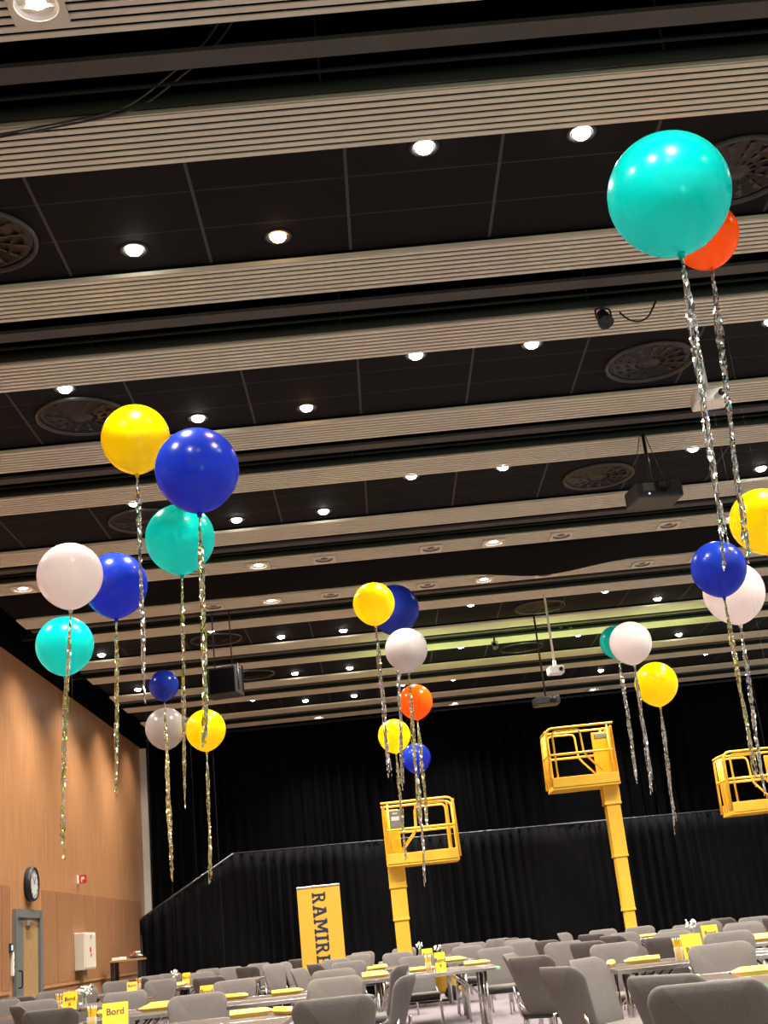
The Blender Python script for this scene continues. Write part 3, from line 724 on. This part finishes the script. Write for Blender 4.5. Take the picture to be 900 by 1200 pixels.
BAL = [
 ('teal', 784, 227, 143, 5.3, (854, 670), 'largest balloon, teal, at the upper right in front of an orange one', 'foil', 0.042),
 ('orange', 826, 276, 78, 7.0, (876, 660), 'orange balloon half hidden behind the large teal balloon', 'foil', 0.046),
 ('yellow', 159, 514, 80, 8.6, (170, 824), 'large yellow balloon highest in the left cluster', 'foil', 0.042),
 ('blue', 231, 550, 98, 7.7, (241, 876), 'largest royal blue balloon in front of a teal one, left cluster', 'foilg', 0.040),
 ('teal', 211, 631, 81, 9.2, (217, 948), 'teal balloon tucked under the largest royal blue balloon', 'foilg', 0.034),
 ('white', 82, 674, 76, 9.9, (72, 940), 'off-white balloon at the far left, overlapping a blue one', 'foilg', 0.036),
 ('blue', 135, 685, 75, 10.7, (137, 939), 'blue balloon partly behind the off-white balloon at left', 'foilg', 0.044),
 ('teal', 76, 756, 67, 11.2, (73, 1008), 'teal balloon lowest at the far left, below the off-white one', 'foilg', 0.046),
 ('blue', 192, 803, 35, 16.6, (202, 1033), 'small dark blue balloon above a grey one, left of the loudspeaker', 'foilg', 0.050),
 ('grey', 194, 853, 47, 17.0, (198, 978), 'pale grey balloon below a small blue one, lower left', 'foilg', 0.056),
 ('yellow', 241, 855, 47, 16.8, (247, 1036), 'yellow balloon lowest in the left half, beside the pale grey one', 'foilg', 0.046),
 ('yellow', 438, 707, 49, 13.2, (457, 912), 'yellow balloon at the top of the middle cluster in front of blue', 'foil', 0.046),
 ('blue', 462, 714, 58, 15.2, (472, 926), 'blue balloon behind the yellow one at the top of the middle cluster', 'foil', 0.046),
 ('grey', 476, 761, 50, 14.45, (492, 972), 'mid grey balloon in the middle cluster', 'foilg', 0.050),
 ('orange', 487, 822, 40, 18.4, (501, 973), 'orange balloon in the middle cluster under the grey one', 'foilg', 0.056),
 ('yellow', 462, 862, 38, 19.4, (476, 1010), 'small yellow balloon low in the middle cluster', 'foilg', 0.05),
 ('blue', 488, 888, 34, 21.5, (499, 1040), 'small blue balloon lowest in the middle cluster, above the lift cage', 'foil', 0.056),
 ('teal', 722, 752, 38, 17.2, (747, 918), 'teal balloon mostly hidden behind a white balloon, right of centre', 'foil', 0.056),
 ('white', 739, 753, 49, 14.5, (765, 931), 'white balloon in front of a teal one, right of centre', 'foil', 0.046),
 ('yellow', 769, 801, 50, 16.2, (793, 978), 'mustard yellow balloon below the white one, right of centre', 'foil', 0.046),
 ('blue', 842, 666, 64, 11.0, (888, 922), 'blue balloon in front of an off-white one near the right edge', 'foilg', 0.042),
 ('white', 860, 694, 71, 11.8, (897, 936), 'off-white balloon behind the blue one near the right edge', 'foil', 0.042),
 ('yellow', 893, 610, 75, 10.4, (935, 900), 'large yellow balloon cut off by the right edge', 'foil', 0.042),
]
for i, (c, x, y, d, Y, tl_, lab, tone, w) in enumerate(BAL):
    P = at_y(x, y, Y); balloon(c, x, y, d, Y, tl_, lab, tone, w, i*17, tether(P.x, Y))

# ------------------------------------------------------------------ hanging equipment
def pole_wires(root, top, r=0.014, mat='blackm'):
    MB().tube([(0, 0, 0), (0, 0, top)], r).build('drop_pole', MAT[mat], root)
# black projector
Y = (bay_y(1)+2.19)*S; c = at_y(766, 580, Y)
pj = thing('ceiling_projector', 'large black projector hanging on a pole with wires, right side', 'projector', c, math.radians(8))
MB().box((0, 0, 0), (0.51, 0.42, 0.185), bev=0.025).build('housing', MAT['black'], pj)
MB().lathe([(0.0, 0.0), (0.075, 0.0), (0.075, 0.012), (0.06, 0.016), (0.055, 0.006), (0, 0.004)], 24, c=(0.03, -0.21, 0.015), rot=Matrix.Rotation(PI/2, 3, 'X')).build('lens', MAT['vent'], pj)
MB().box((-0.13, -0.212, 0.02), (0.12, 0.01, 0.09)).build('grille', MAT['offlamp'], pj); MB().box((0.16, -0.212, 0.02), (0.10, 0.01, 0.11)).build('grille', MAT['blackm'], pj)
MB().box((-0.13, -0.213, -0.055), (0.012, 0.008, 0.012)).build('status_light', MAT['led'], pj)
pole_wires(pj, CZ-c.z+0.06, 0.018)
for sx in (-0.2, 0.2): MB().tube([(sx, 0.05, 0.08), (sx*0.15, 0.02, CZ-c.z)], 0.004, 6).build('safety_wire', MAT['blackm'], pj)
# white projector
Y = 10.6; c = at_y(831, 468, Y)
pw = thing('ceiling_projector', 'cream projector on a short white pole behind the long foil tails', 'projector', c, math.radians(-6))
MB().box((0, 0, 0), (0.31, 0.26, 0.125), bev=0.02).build('housing', MAT['white'], pw)
MB().lathe([(0, 0), (0.03, 0), (0.03, 0.03), (0, 0.02)], 20, c=(0.095, -0.13, 0.0), rot=Matrix.Rotation(PI/2, 3, 'X')).build('lens', MAT['vent'], pw)
MB().box((0, 0, 0.065), (0.12, 0.12, 0.03), bev=0.005).build('mount_plate', MAT['white'], pw)
pole_wires(pw, CZ-c.z+0.06, 0.017, 'white')
MB().tube([(-0.1, 0.05, 0.05), (-0.17, 0.06, 0.02), (-0.16, 0.02, -0.05), (-0.12, -0.02, -0.04)], 0.005, 6).build('power_cable', MAT['cream'], pw)
# far small white device and far dark projector
Y = 19.0; c = at_y(651, 786, Y)
p2 = thing('ceiling_projector', 'small white projector on a white pole, far above the tall lift', 'projector', c, 0.1)
MB().box((0, 0, 0), (0.24, 0.22, 0.12), bev=0.02).build('housing', MAT['white'], p2)
MB().lathe([(0, 0), (0.03, 0), (0.03, 0.03), (0, 0.02)], 20, c=(0.06, -0.11, 0.0), rot=Matrix.Rotation(PI/2, 3, 'X')).build('lens', MAT['vent'], p2)
MB().tube([(0, 0, 0), (0, 0, 0.16)], 0.03).build('mount_plate', MAT['white'], p2)
pole_wires(p2, CZ-c.z+0.06, 0.018, 'white')
Y = 20.5; c = at_y(640, 822, Y)
p3 = thing('ceiling_projector', 'dark projector on a black pole near the top of the back curtain', 'projector', c, 0.05)
MB().box((0, 0, 0), (0.42, 0.34, 0.13), bev=0.02).build('housing', MAT['black'], p3)
MB().lathe([(0, 0), (0.05, 0), (0.05, 0.04), (0, 0.03)], 20, c=(0.09, -0.17, 0.0), rot=Matrix.Rotation(PI/2, 3, 'X')).build('lens', MAT['vent'], p3)
MB().box((-0.13, -0.172, -0.03), (0.05, 0.008, 0.03)).build('grille', MAT['ventrim'], p3)
pole_wires(p3, CZ-c.z+0.06, 0.016)
# loudspeaker cluster at left
Y = 18.2; c = at_y(264, 800, Y)
sp_ = thing('loudspeaker', 'big black loudspeaker hanging on a steel bracket under the ceiling, left of centre', 'loudspeaker', c, math.radians(-10))
MB().box((-0.02, 0, 0), (0.50, 0.40, 0.42), bev=0.02).build('cabinet', MAT['black'], sp_)
MB().box((-0.02, -0.205, -0.01), (0.45, 0.012, 0.36), bev=0.004).build('front_grille', MAT['curtain'], sp_)
br = MB().tube([(0.24, -0.12, -0.15), (0.24, -0.12, 0.24), (0.24, 0.12, 0.24), (0.24, 0.12, -0.15)], 0.012)
br.build('side_bracket', MAT['ventrim'], sp_)
for sx in (-0.15, 0.12): MB().tube([(sx, 0, 0.2), (sx, 0, CZ-c.z+1.08)], 0.01).build('hanger', MAT['blackm'], sp_)
# stage spotlights clamped to the pipes in the troughs
def spot(name_lab, px, py, Y, k, size):
    c = at_y(px, py, Y)
    py_ = (bay_y(k)+2.19)*S
    s_ = thing('stage_spotlight', name_lab, 'spotlight', c, 0.3)
    MB().lathe([(0, size*0.7), (size*0.45, size*0.65), (size*0.55, 0.0), (size*0.62, -size*0.5), (size*0.55, -size*0.5), (size*0.4, -size*0.2), (0, -size*0.2)], 24, rot=Matrix.Rotation(math.radians(-28), 3, 'X')).build('lamp_head', MAT['blackm'], s_)
    MB().tube(rounded([(-size*0.65, 0, 0), (-size*0.65, 0, size*0.9), (size*0.65, 0, size*0.9), (size*0.65, 0, 0)], size*0.3), 0.008).build('yoke', MAT['blackm'], s_)
    MB().tube([(0, 0, size*0.85), (0, 0, max(size*1.2, CZ+0.03-c.z))], 0.018).build('clamp', MAT['blackm'], s_)
    return s_
y1 = (bay_y(0)+2.19)*S
spot('black stage spotlight with hanging cable clamped under the pipe, upper right', 708, 374, y1, 0, 0.11)
pts = [at_y(726, 366, y1), at_y(735, 374, y1), at_y(748, 378, y1), at_y(760, 372, y1), at_y(769, 352, y1)]
tag(MB().tube(rounded(pts, 0.08), 0.008, 8).build('power_cable', MAT['black']), 'black cable looping down from the pipe beside the upper stage spotlight', 'cable')
y5 = (bay_y(4)+2.19)*S
spot('small stage spotlight on the green-lit strip, above the tall lift', 580, 757, y5, 4, 0.09)
for ux in (0.9, 2.7, 4.6):
    add_light('strip_uplight', 'SPOT', (ux*S, y5-0.25, CZ-1.7), 120, (0.72, 1.0, 0.30), (ux*S, y5+0.15, CZ), spot_size=math.radians(120), spot_blend=1.0, shadow_soft_size=0.1)
for j, (px, py) in enumerate(((657, 734), (668, 735))):
    spot('tiny stage spotlight on the pipe over the green-lit strip, %s of two' % ('left' if j == 0 else 'right'), px, py, (bay_y(4)+2.1)*S, 4, 0.05)

# ------------------------------------------------------------------ chairs
def make_chair(label):
    t = thing('conference_chair', label, 'chair', (0, 0, 0), 0, 'grey conference chairs')
    # back pad: rounded outline, concave towards the sitter, leaning back
    zb, ztp, wt, wb = 0.44, 0.90, 0.235, 0.185
    out = []
    def cor(cx, cz, r, a0, a1):
        for i in range(7): a = a0+(a1-a0)*i/6; out.append((cx+r*math.cos(a), cz+r*math.sin(a)))
    cor(wt-0.075, ztp-0.075, 0.075, 0, PI/2); cor(-wt+0.075, ztp-0.075, 0.075, PI/2, PI)
    cor(-wb+0.08, zb+0.08, 0.08, PI, 1.5*PI); cor(wb-0.08, zb+0.08, 0.08, 1.5*PI, 2*PI)
    n = len(out); zc_ = 0.68; b = MB()
    def pos(x, z, off):
        s = (z-0.44)/0.46
        y = -0.225-0.10*s-0.07*s*s+1.1*x*x*(0.5+0.5*s)
        return Vector((x, y+off, z))
    rings = [1.0, 0.985, 0.94, 0.8, 0.5]
    def side(sg):
        R = []
        for q in rings:
            th = 0.026*math.sqrt(max(0, 1-q**6))
            R.append([b.bm.verts.new(pos(x*q, zc_+(z-zc_)*q, sg*th)) for x, z in out] if q < 1 else None)
        return R
    edge = [b.bm.verts.new(pos(x, z, 0)) for x, z in out]
    for sg in (1, -1):
        R = side(sg); R[0] = edge
        for a in range(len(R)-1):
            for i in range(n):
                j = (i+1) % n; vs = (R[a][i], R[a][j], R[a+1][j], R[a+1][i])
                f = b.bm.faces.new(vs if sg < 0 else vs[::-1]); f.smooth = True
        c = b.bm.verts.new(pos(0, zc_, sg*0.026))
        for i in range(n):
            j = (i+1) % n; vs = (R[-1][i], R[-1][j], c); f = b.bm.faces.new(vs if sg < 0 else vs[::-1]); f.smooth = True
    bmesh.ops.recalc_face_normals(b.bm, faces=b.bm.faces)
    b.build('backrest', MAT['fabric'], t)
    MB().box((0, 0.0, 0.458), (0.46, 0.45, 0.055), bev=0.024, seg=3).build('seat', MAT['fabric'], t)
    MB().box((0, 0.0, 0.418), (0.43, 0.42, 0.035), bev=0.012).build('seat_shell', MAT['black'], t)
    r = 0.0115
    for sx in (-1, 1):
        MB().tube(rounded([(sx*0.235, 0.22, 0), (sx*0.225, 0.19, 0.40), (sx*0.20, 0.1, 0.405)], 0.05), r, 8).build('leg', MAT['chrome'], t)
        MB().tube(rounded([(sx*0.235, -0.25, 0), (sx*0.225, -0.17, 0.40), (sx*0.20, -0.08, 0.405)], 0.05), r, 8).build('leg', MAT['chrome'], t)
        MB().tube(rounded([(sx*0.21, 0.0, 0.40), (sx*0.225, -0.20, 0.405), (sx*0.20, -0.285, 0.50), (sx*0.17, -0.30, 0.62)], 0.09), 0.013, 8).build('back_support', MAT['chrome'], t)
    MB().tube([(-0.2, 0.12, 0.405), (0.2, 0.12, 0.405)], r, 8).tube([(-0.2, -0.12, 0.405), (0.2, -0.12, 0.405)], r, 8).build('seat_rail', MAT['chrome'], t)
    return t
# px of the middle of the back's top, distance, facing (0 away from the camera, 90 right, 180 towards it)
CHAIRS = [
 (3, 16.4, 175, 'cut off by the left edge, beside the door'), (20, 17.2, 12, 'dark and side-on, just below the door handle'), (43, 14.2, 175, 'low at the left, in front of the door leaf'),
 (14, 12.7, 60, 'dark sliver nearest the left bottom corner'), (55, 10.5, 5, 'large, seen from behind at the bottom left, left of the Bord sign'),
 (62, 19.0, 170, 'behind the pencil cup under the wall cabinet'), (98, 17.9, 188, 'behind the white flowers below the wall cabinet'), (104, 22.9, 80, 'tiny dark one against the wood wall, right of the wall cabinet'),
 (137, 21.95, 180, 'behind the yellow sign nearest the corner table'), (148, 13.75, 180, 'facing us right behind the Bord sign on the near left table'), (189, 18.8, 180, 'facing us, left of the yellow sign before the drape corner'),
 (176, 23.9, 160, 'small, turned aside, touching the left end of the drape'), (199, 24.6, 180, 'small, facing us, second along the foot of the drape from its left end'), (158, 22.4, 15, 'dark, side-on, under the corner table'),
 (235, 21.7, 180, 'facing us, right of the yellow sign before the drape'), (242, 17.0, 15, 'dark, seen from behind, below the left third of the drape'), (244, 25.2, 180, 'small, facing us, far row, left of centre under the sloping rail end'),
 (270, 24.2, 180, 'small, facing us, far row under the bend of the drape rail'), (287, 22.3, 25, 'dark, seen from behind, far row between two lit ones'), (303, 25.2, 180, 'small, facing us, far row, highest left of the banner'),
 (275, 13.75, 180, 'facing us across the near left table, right of the largest left one'), (232, 10.4, 178, 'largest at the left, facing us, before the pencil-strewn table'), (317, 22.4, 140, 'turned right, whole back visible, left of the banner'),
 (331, 23.4, 105, 'dark edge-on, directly left of the banner'), (346, 25.1, 35, 'dark, seen from behind, touching the left side of the banner'), (345, 16.2, 110, 'side-on with arched back, in front of the banner foot'),
 (364, 18.0, 60, 'dark, side-on, in front of the lower left of the banner'), (390, 13.7, 175, 'facing us below the banner, second nearest there'), (393, 10.9, 185, 'facing us below the banner, nearest full back there'),
 (388, 7.2, 3, 'cut by the bottom edge, left of centre, seen from behind'), (407, 17.2, 170, 'third nearest below the right side of the banner'), (393, 20.4, 170, 'fourth nearest, in front of the banner lettering'),
 (424, 25.3, 172, 'farthest, right of the banner'), (418, 22.6, 165, 'second farthest, right of the banner'), (475, 12.5, 285, 'turned left, just below the middle lift mast, farther of the pair'),
 (483, 9.5, 285, 'turned left at the bottom centre, nearer of the pair'), (465, 20.4, 180, 'facing us, right under the middle lift mast'), (488, 16.1, 180, 'facing us behind the glass of pencils on the middle table'),
 (547, 19.2, 180, 'facing us behind the middle table, left of its far pair'), (580, 16.0, 180, 'facing us behind the right end of the middle table'), (530, 24.2, 180, 'small, far row, right of the middle lift mast'),
 (553, 22.0, 180, 'small, second last row, right of the middle lift mast'), (473, 24.9, 180, 'small, far row, at the foot of the middle lift mast'),
 (645, 8.1, 65, 'turned right, near, dark back, before the lit one at right of centre'), (678, 9.05, 128, 'large, lit seat back turned right, right of centre'), (615, 10.9, 40, 'seen from behind with chrome supports, right of the middle table'),
 (592, 12.4, 110, 'edge-on, at the right end of the middle table'), (637, 17.0, 50, 'dark, edge-on, behind the chrome-armed ones right of centre'), (661, 15.2, 200, 'lit, turned slightly left, left of the tall lift mast'),
 (684, 13.9, 40, 'dark, seen from behind, left of the tall lift mast'), (657, 22.3, 125, 'small, turned right, far row left of the tall lift'), (690, 18.1, 40, 'small dark back, left of the tall lift mast foot'),
 (705, 21.2, 180, 'small, facing us, far row just left of the tall lift mast'), (712, 15.6, 60, 'dark, side-on, just below the tall lift mast'), (727, 16.7, 150, 'turned right, under the foot of the tall lift mast'),
 (748, 20.2, 180, 'facing us, directly at the foot of the tall lift mast'), (790, 15.7, 180, 'facing us, right of the tall lift mast, above the pencil glass'), (777, 12.45, 35, 'dark back beside the glass of pencils on the right'),
 (785, 14.2, 170, 'lit top behind the dark back, left of the right-hand sign'), (805, 17.6, 180, 'facing us, behind the flower vase on the right'), (826, 18.5, 150, 'turned right, behind the flower vase, far right group'),
 (843, 19.6, 50, 'small dark back behind the yellow sign at the far right'), (882, 17.9, 180, 'small, farthest near the right edge'), (868, 15.3, 180, 'facing us, third of a line going back at the right edge'),
 (868, 14.45, 180, 'facing us, second last of the line at the right edge'), (904, 16.3, 60, 'dark, cut off by the right edge'), (840, 9.15, 180, 'facing us across the nearest right table, behind the big pencil box'),
 (850, 11.95, 180, 'facing us directly behind the one at the nearest right table'), (717, 12.2, 180, 'facing us, at the left end of the second right table'), (825, 5.05, 16, 'nearest of all, at the bottom right, seen from behind'),
 (768, 5.9, 50, 'second nearest, bottom right, turned right, beside the nearest'), (583, 23.8, 180, 'small, far row, leftmost of the four behind the middle table right end'), (597, 22.6, 60, 'small dark one, second of the four behind the middle table'),
 (606, 20.6, 175, 'small, third of the four behind the middle table'), (613, 18.4, 190, 'largest of the four lit ones behind the middle table right end'),
]
chair0 = None
for (px, Y, face, desc) in CHAIRS:
    # x from the pixel column at the height of the back's top
    py = 1100
    for _ in range(6):
        P = at_y(px, py, Y); py = project((P.x, Y, 0.9))[1]
    a = -math.radians(face)
    fx, fy = math.sin(math.radians(face)), math.cos(math.radians(face))
    loc = (P.x+fx*0.39, Y+fy*0.39, 0)
    lab = 'grey chair, '+desc
    if chair0 is None: chair0 = make_chair(lab); chair0.location = loc; chair0.rotation_euler = (0, 0, a)
    else: dup(chair0, loc, a, lab)

# ------------------------------------------------------------------ folding tables
TT = 0.745
def make_table(label, W, D):
    t = thing('folding_table', label, 'table', (0, 0, 0), 0, 'dark folding tables with bright metal edges')
    MB().box((0, 0, TT-0.0125), (W-0.012, D-0.012, 0.025)).build('tabletop', MAT['top'], t)
    e = MB(); h = 0.032
    e.box((0, D/2-0.004, TT-0.0145), (W, 0.008, h), bev=0.002).box((0, -D/2+0.004, TT-0.0145), (W, 0.008, h), bev=0.002)
    e.box((W/2-0.004, 0, TT-0.0145), (0.008, D-0.016, h), bev=0.002).box((-W/2+0.004, 0, TT-0.0145), (0.008, D-0.016, h), bev=0.002)
    e.build('edge_band', MAT['chrome'], t)
    for sx in (-1, 1):
        x = sx*(W/2-0.16)
        for s2 in (-1, 1): MB().tube([(x, s2*(D/2-0.09), 0), (x, s2*(D/2-0.09), TT-0.025)], 0.016, 10).build('leg', MAT['chrome'], t)
        MB().tube([(x, -D/2+0.09, TT-0.05), (x, D/2-0.09, TT-0.05)], 0.014, 8).tube([(x, -D/2+0.09, 0.16), (x, D/2-0.09, 0.16)], 0.011, 8).build('crossbar', MAT['chrome'], t)
        MB().tube([(x, -D/2+0.14, 0.42), (x-sx*0.30, -D/2+0.14, TT-0.04)], 0.010, 8).build('brace', MAT['chrome'], t)
        MB().tube([(x, D/2-0.14, 0.42), (x-sx*0.30, D/2-0.14, TT-0.04)], 0.010, 8).build('brace', MAT['chrome'], t)
    return t
protos = {}
for (x0, x1, y0, D, n, where) in TABLES:
    for i in range(n):
        lab = 'dark folding table %s, %s' % (where, 'near half' if i == 0 else 'far half')
        key = (round(x1-x0, 2), D); loc = ((x0+x1)/2, y0+D*(i+0.5)+0.004*i, 0)
        if key not in protos: protos[key] = make_table(lab, x1-x0, D); protos[key].location = loc
        else: dup(protos[key], loc, 0, lab)

# ------------------------------------------------------------------ things on the tables
def spot_on(px, Y, z=TT):
    py = 1130
    for _ in range(6):
        P = at_y(px, py, Y); py = project((P.x, Y, z))[1]
    return P.x
pb = None
def pencil_box(px, Y, rz, label):
    """hexagonal carton shaped like a pencil; local +x points to the tip"""
    global pb
    loc = (spot_on(px, Y), Y, TT+0.0274)
    if pb is None:
        pb = thing('pencil_box', label, 'box', loc, rz, 'yellow pencil-shaped boxes on the tables'); r = 0.031
        q = Matrix.Rotation(PI/2, 3, 'Y') @ Matrix.Rotation(PI/6*0, 3, 'Z')
        MB().lathe([(0, -0.155), (r, -0.155), (r, 0.09)], 6, rot=q @ Matrix.Rotation(PI/2*0, 3, 'Z'), smooth=False).build('carton_body', MAT['boxy'], pb)
        MB().lathe([(r, 0.09), (0.009, 0.148)], 6, rot=q, smooth=False).build('wood_tip', MAT['tip'], pb)
        MB().lathe([(0.009, 0.148), (0.0, 0.165)], 6, rot=q, smooth=False).build('lead_point', MAT['lead'], pb)
        for ch in pb.children: ch.data.transform(Matrix.Rotation(PI/6, 4, 'X'))
    else: dup(pb, loc, rz, label)
pencil_box(887, 7.75, PI-0.05, 'long yellow pencil-shaped box on the nearest right table, tip to the left')
pencil_box(795, 7.45, PI+0.5, 'yellow pencil-shaped box at the left end of the nearest right table, tip towards us')
pencil_box(752, 11.0, PI-0.03, 'yellow pencil-shaped box on the second right table, tip to the left')
pencil_box(716, 10.9, PI+1.3, 'yellow pencil-shaped box end on at the left end of the second right table')
pencil_box(338, 12.45, 0.05, 'yellow pencil-shaped box on the near left table, tip to the right')
pencil_box(296, 9.25, 0.05, 'yellow pencil-shaped box low at the bottom edge, left of centre, tip right')
pencil_box(334, 9.0, -1.1, 'yellow pencil-shaped box end on at the bottom edge, beside a longer one')
pencil_box(277, 12.7, -0.5, 'yellow pencil-shaped box peeping out right of the largest left chair')
pencil_box(181, 12.0, PI, 'yellow pencil-shaped box on the near left table, tip towards the Bord sign')
pencil_box(187, 12.75, PI-0.4, 'yellow pencil-shaped box behind another, right of the Bord sign')
pencil_box(122, 12.1, 2.2, 'yellow pencil-shaped box just behind the Bord sign')
pencil_box(560, 15.1, 0.03, 'yellow pencil-shaped box on the middle table right of its sign, tip right')
pencil_box(496, 15.0, 0.05, 'yellow pencil-shaped box left of the glass on the middle table')
pencil_box(535, 17.5, 0.05, 'nearest yellow pencil-shaped box in the row behind the middle sign')
pencil_box(530, 18.3, 0.05, 'farther yellow pencil-shaped box in the row behind the middle sign')
pencil_box(441, 14.5, 0.05, 'nearest yellow pencil-shaped box of the row at the middle table left end')
pencil_box(440, 15.2, 0.1, 'second yellow pencil-shaped box of the row at the middle table left end')
pencil_box(443, 17.6, 0.4, 'third yellow pencil-shaped box of the row at the middle table left end')
pencil_box(446, 18.3, 0.9, 'farthest yellow pencil-shaped box of the row at the middle table left end')
pencil_box(892, 13.0, 0.1, 'yellow pencil-shaped box on the third right table at the photo edge')
pencil_box(893, 13.75, 0.1, 'farther yellow pencil-shaped box on the third right table at the photo edge')
pencil_box(762, 19.2, 0.1, 'yellow pencil-shaped box on the far table right of the tall lift mast')
pencil_box(205, 20.1, 0.4, 'nearest yellow pencil-shaped box before the left drape')
pencil_box(209, 20.8, 0.2, 'farther yellow pencil-shaped box before the left drape')
# yellow tent cards
def text_mesh(body, size, mat, parent, m):
    cu = bpy.data.curves.new('txt', 'FONT'); cu.body = body; cu.size = size; cu.extrude = 0.0004; cu.align_x = 'CENTER'; cu.offset = size*0.012
    to = bpy.data.objects.new('txt', cu); COL.objects.link(to); bpy.context.view_layer.update()
    me = bpy.data.meshes.new_from_object(to.evaluated_get(bpy.context.evaluated_depsgraph_get()))
    bpy.data.objects.remove(to); bpy.data.curves.remove(cu)
    me.transform(m); me.materials.clear(); me.materials.append(mat)
    o = bpy.data.objects.new('lettering', me); COL.objects.link(o); o.parent = parent; return o
def tent(px, Y, rz, label, w=0.17, h=0.185, body='Bord', num=None, drop=0.0):
    t = thing('table_sign', label, 'sign', (spot_on(px, Y), Y, TT), rz, 'yellow tent signs'); d = 0.055
    for s_, nme in ((-1, 'front_flap'), (1, 'rear_flap')):
        b = MB(); L = math.hypot(d, h); a = math.atan2(d, h)
        b.box((0, s_*d/2, h/2), (w, 0.0025, L), Matrix.Rotation(s_*a, 3, 'X')); b.build(nme, MAT['card'] if s_ < 0 else MAT['paper'], t)
    a = math.atan2(d, h)
    m = Matrix.Translation((0, -d/2-0.004, h/2)) @ Matrix.Rotation(PI/2-a, 4, 'X')
    text_mesh(body, 0.062, MAT['lead'], t, m @ Matrix.Translation((0, 0.0-drop, 0)))
    if num: text_mesh(num, 0.05, MAT['lead'], t, m @ Matrix.Translation((0, -0.055, 0)))
    return t
tent(136, 9.2, 0.12, 'yellow tent sign reading Bord at the bottom edge, lower left', 0.175, 0.19, drop=-0.02)
tent(83, 15.0, -0.1, 'yellow tent sign between pencil cup and white flowers, left', 0.17, 0.19, num='8')
tent(155, 20.3, 0.1, 'small yellow tent sign below the corner table', 0.15, 0.14)
tent(219, 20.9, -0.2, 'small yellow tent sign beside pencil boxes before the left drape', 0.13, 0.18)
tent(517, 14.2, 0.05, 'yellow tent sign on the middle table beside the pencil glass', 0.115, 0.20, num='9')
tent(502, 18.4, 0.1, 'small yellow tent sign behind the one on the middle table', 0.15, 0.19)
tent(813, 10.95, 0.0, 'yellow tent sign beside the right-hand pencil glass', 0.17, 0.19, drop=0.05)
tent(834, 13.75, 0.0, 'small yellow tent sign at the far right beside the flower vase', 0.17, 0.19)
tent(243, 12.9, 0.0, 'yellow tent sign peeping over the largest left chair', 0.13, 0.15)
# glasses of pencils
def pencil_glass(px, Y, label, where, n=7, seed=1):
    x = spot_on(px, Y)
    g = thing('pencil_glass', label, 'glass', (x, Y, TT), 0, 'glasses of pencils')
    MB().lathe([(0, 0.0), (0.032, 0.0), (0.036, 0.11), (0.033, 0.11), (0.029, 0.008), (0, 0.008)], 24).build('tumbler', MAT['glass'], g)
    rnd = random.Random(seed); proto_ = None
    for i in range(n):
        a = 2*PI*i/n+rnd.random()*0.5; lean = 0.08+0.07*rnd.random()
        lab = 'short yellow pencil standing in the glass '+where
        if proto_ is None:
            q = thing('pencil', lab, 'pencil', (0, 0, 0), 0, 'pencils in the glass '+where)
            MB().tube([(0, 0, 0), (0, 0, 0.155)], 0.0048, 6, smooth=False).build('barrel', MAT['card'], q)
            MB().tube([(0, 0, 0.155), (0, 0, 0.175)], [0.0048, 0.0008], 6, smooth=False).build('tip', MAT['paper'], q)
            proto_ = q
        else: q = dup(proto_, (0, 0, 0), 0, lab)
        q.location = (x+0.012*math.cos(a), Y+0.012*math.sin(a), TT+0.012); q.rotation_euler = (-lean*math.sin(a), lean*math.cos(a), 0)
pencil_glass(108, 9.3, 'glass full of yellow pencils left of the Bord sign, bottom left', 'left of the Bord sign', 8, 1)
pencil_glass(69, 15.0, 'glass full of yellow pencils left of the sign by the door', 'near the wood wall door', 7, 2)
pencil_glass(503, 14.25, 'glass full of yellow pencils on the middle table', 'on the middle table', 7, 3)
pencil_glass(797, 10.6, 'glass full of yellow pencils on the second right table', 'on the second right table', 8, 4)
pencil_glass(163, 20.4, 'small glass of pencils right of the sign below the corner table', 'below the corner table', 5, 5)
# vases of small white flowers
def vase(px, Y, label, h=0.12, spread=0.07, n=26, seed=0):
    v = thing('flower_vase', label, 'vase', (spot_on(px, Y), Y, TT)); rnd = random.Random(seed)
    MB().lathe([(0, 0), (0.03, 0), (0.038, 0.04), (0.02, h*0.8), (0.024, h), (0.021, h), (0.017, h*0.8), (0.034, 0.04), (0.026, 0.006), (0, 0.006)], 20).build('vase_body', MAT['glass'], v)
    st = MB(); fl = MB()
    for i in range(n):
        a = rnd.random()*6.283; r = spread*math.sqrt(rnd.random()); z = h+0.02+0.10*rnd.random()
        p = Vector((r*math.cos(a), r*math.sin(a), z)); st.tube([(0, 0, 0.02), (0.3*p.x*0.4, 0.3*p.y*0.4, h), p], 0.0012, 4)
        b = bmesh.new(); bmesh.ops.create_icosphere(b, subdivisions=1, radius=0.010+0.007*rnd.random()); bmesh.ops.translate(b, vec=p, verts=b.verts); fl.merge(b, True)
    st.build('stems', MAT['stem'], v); o = fl.build('blossoms', MAT['petal'], v); o['kind'] = 'stuff'
vase(99, 15.05, 'vase of small white flowers by the door, right of a yellow sign', 0.11, 0.085, 34, 1)
vase(515, 18.0, 'vase of white flowers behind the middle table sign', 0.12, 0.05, 16, 2)
vase(493, 21.7, 'vase of white flowers at the foot of the middle lift', 0.13, 0.06, 20, 3)
vase(813, 13.8, 'vase of white flowers left of the small sign at far right', 0.14, 0.06, 20, 4)
vase(205, 20.55, 'vase of white flowers beside pencil boxes before the left drape', 0.12, 0.06, 18, 5)
tag(MB().box((spot_on(75, 16.2), 16.2, TT+0.0135), (0.42, 0.22, 0.024), Matrix.Rotation(0.15, 3, 'Z'), bev=0.003).build('paper_stack', MAT['paper']), 'flat white sheets lying on the table under the wall cabinet', 'papers')
